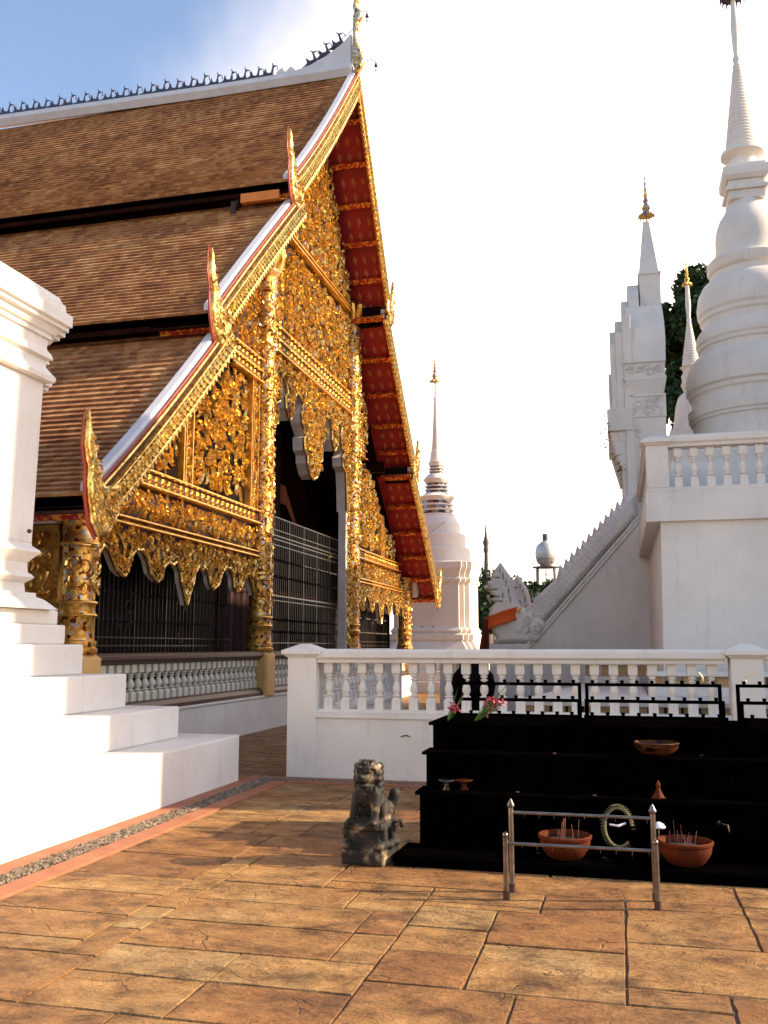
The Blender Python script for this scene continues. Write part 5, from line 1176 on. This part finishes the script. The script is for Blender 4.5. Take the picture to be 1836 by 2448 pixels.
def flowers(c, label, n, s, seed, tilt):
    r = np.random.default_rng(seed); t = thing('flower_bunch', label, 'flowers', c); pm = MB(); st = MB()
    for _ in range(n):
        p = np.array(c) + np.array([tilt[0], tilt[1], tilt[2]]) + r.normal(0, s, 3) * np.array([1.1, .7, .8])
        st.tube([c, tuple((np.array(c) + p) / 2 + r.normal(0, .01, 3)), tuple(p)], .003, 4)
        for k in range(6):
            a = r.normal(size=3); a /= np.linalg.norm(a); b = np.cross(a, r.normal(size=3)); b /= np.linalg.norm(b); q = .022
            pm.add([p, p + a * q + b * q * .45, p + a * q * 1.7, p + a * q - b * q * .45], [(0, 1, 2, 3)])
    for _ in range(5):
        e = np.array(c) + np.array(tilt) * 1.3 + r.normal(0, s * 1.3, 3) + np.array([.03, 0, .05]); st.tube([c, tuple(e)], [.005, .001], 4)
    pm.build('petals', 'pink', t); st.build('stems', 'green', t)
flowers((-1.18, 7.72, .94), 'bunch of pink orchids lying on the altar top against the left rack', 26, .045, 1, (.16, 0, .17))
flowers((-1.40, 7.70, .94), 'small sprig of pale pink blossoms at the altar corner', 9, .03, 2, (.07, 0, .12))

M['stick'] = mat('incense_stick_red', [(.3, (.10, .03, .02)), (.7, (.20, .07, .05))])
def pot(x, y, z, label, s=1.0):
    t = thing('incense_pot', label, 'pot', (x, y, z), 'terracotta incense pots')
    MB().lathe([(.10 * s, 0), (.13 * s, .02), (.165 * s, .07), (.175 * s, .10), (.178 * s, .125), (.172 * s, .128), (.172 * s, .132), (.187 * s, .138), (.190 * s, .155), (.180 * s, .162), (.165 * s, .155), (.158 * s, .12)], (x, y, z), 36, cap=False).build('bowl', 'terracotta', t, smooth=True)
    MB().lathe([(0.001, .125), (.08 * s, .122), (.162 * s, .115)], (x, y, z), 24, cap=False).build('ash', 'ash', t, smooth=True)
    mb = MB(); r = np.random.default_rng(int(x * 100) % 97)
    for _ in range(15):
        a = r.uniform(0, 2 * PI); q = r.uniform(0, .11) * s; h = r.uniform(.04, .17); px, py = x + q * math.cos(a), y + q * math.sin(a); MB().tube([(px, py, z + .12), (px + r.normal(0, .012), py + r.normal(0, .012), z + .12 + h)], .0022, 4).build('incense_stick', 'stick', t)
pot(-.42, 6.88, .075, 'round terracotta incense pot behind the left half of the steel rail')
pot(.39, 6.88, .075, 'round terracotta incense pot just right of the steel rail')
# garland
def garland():
    c = (-.05, 6.98, .30)
    t = thing('garland', 'round dried flower garland leaning behind the steel rail', 'garland', (c[0], c[1], .075)); mb = MB(); n = 44
    for i in range(n):
        a = 2 * PI * i / n + .1
        if 5.5 < a < 6.1: continue
        p = Vector((c[0] + .098 * math.cos(a), c[1] + .02 * math.sin(a), c[2] + .135 * math.sin(a) - .02)); d = Vector((math.cos(a), 0, math.sin(a)))
        mb.add([p - d * .008 + Vector((0, -.01, 0)), p + d * .026 + Vector((-.008 * math.sin(a), -.014, .008 * math.cos(a))), p + d * .018 + Vector((.008 * math.sin(a), .004, -.008 * math.cos(a))), p + Vector((0, .012, 0))], [(0, 1, 2, 3), (0, 2, 1), (1, 3, 2)])
    mb.tube([(c[0] + .094 * math.cos(a), c[1] + .02 * math.sin(a), c[2] + .13 * math.sin(a) - .02) for a in np.linspace(.1, 5.5, 30)], .012, 7)
    mb.build('flower_ring', 'garland', t); mb = MB(); mb.tube([(c[0] - .06, c[1] - .02, c[2] + .0), (c[0], c[1] - .03, c[2] - .005), (c[0] + .05, c[1], c[2] + .01)], .008, 5); mb.build('ribbon', 'verge', t)
garland()
# bowl on the middle shelf
t = thing('bowl', 'brown glazed bowl sitting tilted on the altar middle shelf', 'bowl', (.25, 7.50, .722))
MB().lathe([(.06, 0), (.11, .02), (.155, .06), (.165, .095), (.158, .10), (.15, .09), (.10, .04), (.02, .03)], (.25, 7.50, .722), 30, cap=False).build('glazed_body', 'glaze', t, smooth=True)
MB().lathe([(.165, .092), (.17, .10), (.163, .106), (.157, .10)], (.25, 7.50, .722), 30, cap=False).build('rim', 'glaze', t, smooth=True)
# offering dishes
def dish(x, y, z, m, label, s=1.0, name='offering_dish'):
    t = thing(name, label, 'dish', (x, y, z)); MB().lathe([(.035 * s, 0), (.03 * s, .005), (.018 * s, .02), (.02 * s, .045), (.05 * s, .058), (.062 * s, .066), (.06 * s, .072), (.03 * s, .06), (.002, .056)], (x, y, z), 22, cap=False).build('tray', m, t, smooth=True); MB().lathe([(.062 * s, .066), (.066 * s, .07), (.062 * s, .074)], (x, y, z), 22, cap=False).build('rim', m, t, smooth=True)
dish(-1.33, 7.24, .455, 'steel', 'small footed metal offering dish at the left end of the lowest shelf')
dish(-1.2, 7.28, .455, 'terracotta', 'squat brown clay dish beside the metal offering dish', 1.1)
t = thing('figurine', 'tiny brown cone shaped figurine on the lowest shelf right of centre', 'figurine', (.24, 7.22, .455)); MB().lathe([(.045, 0), (.04, .012), (.02, .05), (.012, .075), (.018, .09), (.014, .105), (.002, .125)], (.24, 7.22, .455), 14).build('body', 'terracotta', t, smooth=True); MB().box(.19, .29, 7.18, 7.26, .455, .461).build('base', 'terracotta', t)
t = thing('lamp', 'small white mushroom shaped lamp above the right incense pot', 'lamp', (.225, 6.98, .075)); MB().tube([(.225, 6.98, .075), (.225, 6.98, .30)], .006, 6).build('stem', 'steel', t); MB().lathe([(.045, .29), (.047, .297), (.035, .315), (.012, .328), (.001, .33)], (.225, 6.98, 0), 16).build('lamp_shade', 'verge', t, smooth=True)
t = thing('tap', 'small bent metal tap on the altar front at the right', 'tap', (.70, 7.1, .3)); MB().tube([(.62, 7.11, .315), (.66, 7.06, .32), (.69, 7.05, .315), (.70, 7.05, .27)], .006, 6).build('spout', 'steel', t); MB().ball((.64, 7.1, .325), .012, 6, 4).build('knob', 'steel', t)

# ------------------------------------------------------------------ steel rail
def steel_rail():
    t = thing('steel_rail', 'low stainless steel incense rail with four posts on the paving', 'rail', (-.28, 6.1, 0))
    for (x, y, h, big) in ((-.73, 5.98, .37, 0), (-.715, 6.17, .52, 1), (.17, 5.98, .37, 0), (.165, 6.17, .52, 1)):
        mb = MB(); mb.lathe([(.017, -.005), (.017, h)], (x, y, 0), 14); p = mb.build('post', 'steel', t, smooth=True)
        mb = MB()
        if big: mb.lathe([(.012, h), (.024, h + .006), (.026, h + .018), (.018, h + .03), (.010, h + .045), (.001, h + .058)], (x, y, 0), 12)
        else: mb.ball((x, y, h + .014), .019, 10, 7)
        mb.build('knob', 'steel', p, smooth=True)
        MB().lathe([(.022, .002), (.021, .05)], (x, y, 0), 12, cap=False).build('foot_sleeve', 'darkwood', p, smooth=True)
    for (y, z) in ((5.98, .335), (6.17, .49)):
        o = MB().tube([(-.72, y, z), (.168, y, z)], .0095, 12).build('bar', 'steel', t, smooth=True)
        mb = MB(); r = np.random.default_rng(3)
        for i in range(9): x = -.63 + i * .095; mb.tube([(x, y, z - .008), (x + r.normal(0, .003), y, z - .02 - r.uniform(0, .02))], [.0025, .001], 4)
        mb.build('wax_threads', 'steel', o)
steel_rail()

# ------------------------------------------------------------------ guardian lion
def lion():
    c = (-1.815, 6.78); t = thing('lion_statue', 'weathered stone guardian lion seated on its pedestal left of the altar', 'statue', (c[0], c[1], 0))
    g = SDF((-.26, -.26, -.02), (.28, .26, .80), .0085)
    g.u(g.box((0, 0, .05), (.175, .17, .055), .015)); g.u(g.box((0, 0, .18), (.135, .13, .10), .03), .02)
    g.u(g.box((0, 0, .275), (.165, .16, .028), .018), .015)
    for a in range(5):                                     # scroll lumps and draped feet round the pedestal
        g.u(g.ell((-.15, -.10 + a * .05, .22), (.045, .032, .06)), .015)
    for (x, y) in ((.13, -.14), (.165, -.02), (.165, .10), (-.13, -.14)): g.u(g.ell((x, y, .135), (.045, .05, .035)), .015)
    for (x, y) in ((.14, -.08), (.15, .06)): g.u(g.cap((x, y, .25), (x + .01, y, .14), .035, .028), .02)
    g.u(g.cap((.12, .02, .285), (.235, .06, .30), .02, .014), .015); g.u(g.ell((.235, .07, .275), (.02, .02, .035)), .01)
    # body
    g.u(g.ell((0, .05, .40), (.105, .12, .13)), .03); g.u(g.ell((0, -.03, .50), (.10, .085, .10)), .03)
    g.u(g.ell((.10, .06, .36), (.055, .10, .085)), .02); g.u(g.ell((-.09, .06, .36), (.05, .10, .08)), .02)
    g.u(g.cap((.075, -.07, .49), (.085, -.11, .31), .042, .028), .02); g.u(g.cap((-.085, -.07, .49), (-.105, -.11, .31), .040, .028), .02)
    g.u(g.ell((.085, -.135, .305), (.04, .05, .025)), .01); g.u(g.ell((-.105, -.135, .305), (.04, .05, .025)), .01)
    g.u(g.cap((.12, .12, .34), (.15, .13, .48), .03, .045), .02)
    # head
    H = .635; x0 = -.01
    g.u(g.ell((x0, -.05, H), (.088, .095, .088)), .02); g.u(g.ell((x0, -.135, H - .02), (.062, .05, .035)), .015)
    g.u(g.ell((x0, -.125, H - .068), (.05, .045, .02)), .01); g.u(g.ell((x0, -.175, H + .002), (.026, .02, .016)), .008)
    for s in (-1, 1):
        g.u(g.ell((x0 + s * .042, -.125, H + .035), (.026, .022, .018)), .006); g.u(g.ell((x0 + s * .04, -.12, H + .06), (.032, .03, .012)), .006)
        for k in range(5):
            z = H + .06 - k * .045; g.u(g.ell((x0 + s * (.098 - abs(k - 2) * .004), -.035, z), (.026, .032, .028)), .008); g.u(g.ell((x0 + s * .08, .03, z), (.03, .035, .028)), .008)
        g.u(g.ell((x0 + s * .088, -.07, H + .03), (.014, .02, .03)), .005)
    for k in range(7):
        a = (k - 3) / 3; g.u(g.ell((x0 + a * .075, -.065, H + .088 - abs(a) * .03), (.015, .05, .02)), .005)
    for k in range(4): g.u(g.ell((x0 + (k - 1.5) * .035, -.05, H + .10), (.02, .03, .015)), .004)
    for k in range(6): a = k / 5 - .5; g.u(g.ell((a * .15, -.115 + abs(a) * .06, .535 - abs(a) * .01), (.02, .02, .03)), .008)
    g.u(g.ell((0, -.125, .50), (.018, .016, .018)), .004)
    g.sub(g.ell((x0, -.17, H - .047), (.046, .05, .012)))
    mb = g.mb(); o = mb.build('carved_stone', 'lion', t, smooth=True, angle=80, origin=(0, 0, 0)); o.location = Vector((c[0], c[1], 0)) - t.location; o.rotation_euler = (0, 0, math.radians(-8)); o.scale = (.93, .98, .97)
lion()

# ------------------------------------------------------------------ trees and distance
def tree(x, y, h, rad, label, seed, n=7000, leaf=.16, zc=None, flat_=.8):
    r = np.random.default_rng(seed); t = thing('tree', label, 'tree', (x, y, 0), 'trees beyond the temple court')
    mb = MB(); zc = zc or h - rad * flat_
    mb.tube([(x, y, -.1), (x + .1, y, zc * .4), (x - .05, y + .1, zc * .8), (x, y, zc + rad * .3)], [rad * .10, rad * .08, rad * .06, rad * .02], 9)
    cl = []
    for _ in range(26):
        d = r.normal(size=3); d /= np.linalg.norm(d); d[2] = abs(d[2]) * .9 - .25; q = rad * r.uniform(.45, .92); c = np.array([x, y, zc]) + d * np.array([q, q, q * flat_]); cl.append((c, rad * r.uniform(.2, .36)))
        mb.tube([(x, y, zc * .75), tuple((np.array([x, y, zc]) + c) / 2), tuple(c)], [rad * .03, rad * .02, rad * .006], 5)
    mb.build('trunk', 'bark', t, smooth=True)
    vs = np.zeros((n * 4, 3)); idx = r.integers(0, len(cl), n)
    C = np.array([cl[i][0] for i in idx]); Rr = np.array([cl[i][1] for i in idx]); d = r.normal(size=(n, 3)); d /= np.linalg.norm(d, axis=1)[:, None]
    P = C + d * (Rr * r.uniform(.25, 1.0, n) ** .6)[:, None]; a = r.normal(size=(n, 3)); a /= np.linalg.norm(a, axis=1)[:, None]; b = np.cross(a, r.normal(size=(n, 3))); b /= np.linalg.norm(b, axis=1)[:, None]
    s = (leaf * r.uniform(.6, 1.3, n))[:, None]
    vs[0::4] = P - a * s; vs[1::4] = P + b * s * .55; vs[2::4] = P + a * s; vs[3::4] = P - b * s * .55
    MB().add(vs, [(4 * i, 4 * i + 1, 4 * i + 2, 4 * i + 3) for i in range(n)]).build('crown', 'leaf', t)
tree(3.75, 40, 17.8, 3.0, 'big dark leafy tree rising between the gateway and the bell stupa', 1, 24000, .19, flat_=1.0)
tree(3.7, 37, 14.6, 2.7, 'lower dark tree in front of the big tree behind the gateway', 6, 24000, .16, flat_=1.5)
tree(-5.8, 52, 5.6, 2.3, 'dark tree between the slender stupa and the naga head', 2, 7000, .16)
tree(-6.3, 46, 3.9, 1.5, 'small dark shrub like tree low beside the slender stupa', 7, 5000, .13)
tree(-3.4, 56, 5.9, 2.2, 'dark rounded tree under the water tower', 3, 7000, .16)
tree(-8.0, 60, 7.2, 2.6, 'thin branched tree whose twigs show left of the naga crest', 4, 1500, .14)
tree(-4.6, 50, 4.6, 2.0, 'dark tree directly behind the naga head', 8, 6000, .16)
# water tower
def water_tower():
    c = (-6.6 * 1.0, 90.0); t = thing('water_tower', 'silvery round water tank on steel legs above the trees', 'water tower', (c[0], c[1], 0))
    R = 1.0
    MB().lathe([(.05, 8.15), (.5, 8.2), (.85, 8.6), (1.0, 9.2), (.98, 9.7), (.85, 10.1), (.7, 10.3), (.45, 10.5), (.28, 10.6), (.26, 10.65)], (c[0], c[1], 1.05), 28).build('tank', 'tank', t, smooth=True)
    MB().lathe([(.27, 0), (.27, .75)], (c[0], c[1], 11.6), 16).build('cap', 'hamsa', t)
    MB().lathe([(1.3, 9.05), (1.3, 9.15)], (c[0], c[1], 0), 24).build('deck', 'rust', t)
    mb = MB()
    for zz in (9.5, 9.85): mb.tube([(c[0] + 1.28 * math.cos(a), c[1] + 1.28 * math.sin(a), zz) for a in np.linspace(0, 2 * PI, 25)[:-1]], .025, 4, True)
    for a in np.linspace(0, 2 * PI, 13)[:-1]: mb.tube([(c[0] + 1.28 * math.cos(a), c[1] + 1.28 * math.sin(a), 9.1), (c[0] + 1.28 * math.cos(a), c[1] + 1.28 * math.sin(a), 9.85)], .025, 4)
    mb.tube([(c[0] - 1.1, c[1], 9.9), (c[0] - 1.15, c[1], 10.9), (c[0] - .6, c[1], 11.4)], .03, 4); mb.build('guard_rail', 'rust', t)
    for sx in (-1, 1):
        for sy in (-1, 1): MB().tube([(c[0] + sx * .95, c[1] + sy * .95, 0), (c[0] + sx * .8, c[1] + sy * .8, 9.1)], .09, 6).build('leg', 'rust', t)
    mb = MB()
    for z0, z1 in ((7.9, 8.8), (6.6, 7.9), (5.2, 6.6)):
        for s in (-1, 1): mb.tube([(c[0] - s * .82, c[1] - .82, z0), (c[0] + s * .82, c[1] - .82, z1)], .025, 4)
        mb.tube([(c[0] - .82, c[1] - .82, z1), (c[0] + .82, c[1] - .82, z1)], .03, 4)
    mb.tube([(c[0], c[1], 0), (c[0], c[1], 8.9)], .07, 6); mb.build('bracing', 'rust', t)
water_tower()
t = thing('spire', 'thin distant dark spire just right of the slender stupa', 'spire', (-8.25, 60, 0)); MB().lathe([(.5, 0), (.4, 5), (.16, 6.6), (.12, 7.6), (.2, 7.8), (.14, 8.0), (.22, 8.3), (.1, 8.7), (.02, 9.6)], (-8.25, 60, 0), 10).build('shaft', 'rust', t, smooth=True)
mb = MB(); mb.tube([(-5.47, 29.9, 5.66), (-6.1, 29.7, 5.13), (-6.9, 29.4, 4.55)], .012, 5); tag(mb.build('cable', 'cable'), 'thin grey cable slanting across the slender stupa drum', 'cable')
mb = MB(); mb.tube([(-4.9, 29.9, 3.96), (-5.7, 29.7, 3.40), (-6.6, 29.4, 2.9)], .008, 5); tag(mb.build('cable', 'cable'), 'lower faint cable slanting across the slender stupa cornice', 'cable')

# buildings added out of view on the right to cast the afternoon shade
def added_shade_casters():
    t = thing('tower', 'tall plain white tower added unseen on the right to cast shade', 'tower', (8.4, 12.5, 0))
    MB().box(7.6, 9.2, 11.45, 13.6, -.01, 16.5).build('wall', 'white2', t); MB().frustum(8.4, 12.5, 16.5, 18.0, .9, 1.15, .1, .1).build('roof', 'darkwood', t)
    t = thing('shade_block', 'long white chapel added unseen on the right to cast shade', 'building', (11, 20, 0))
    MB().box(7.6, 13, 13.7, 28.0, -.01, 10.6).build('wall', 'white2', t); MB().prism([(7.4, 10.6), (13.2, 10.6), (11.5, 12.0), (9.5, 12.0)], 13.65, 28.2, 'y').build('roof', 'darkwood', t)
added_shade_casters()
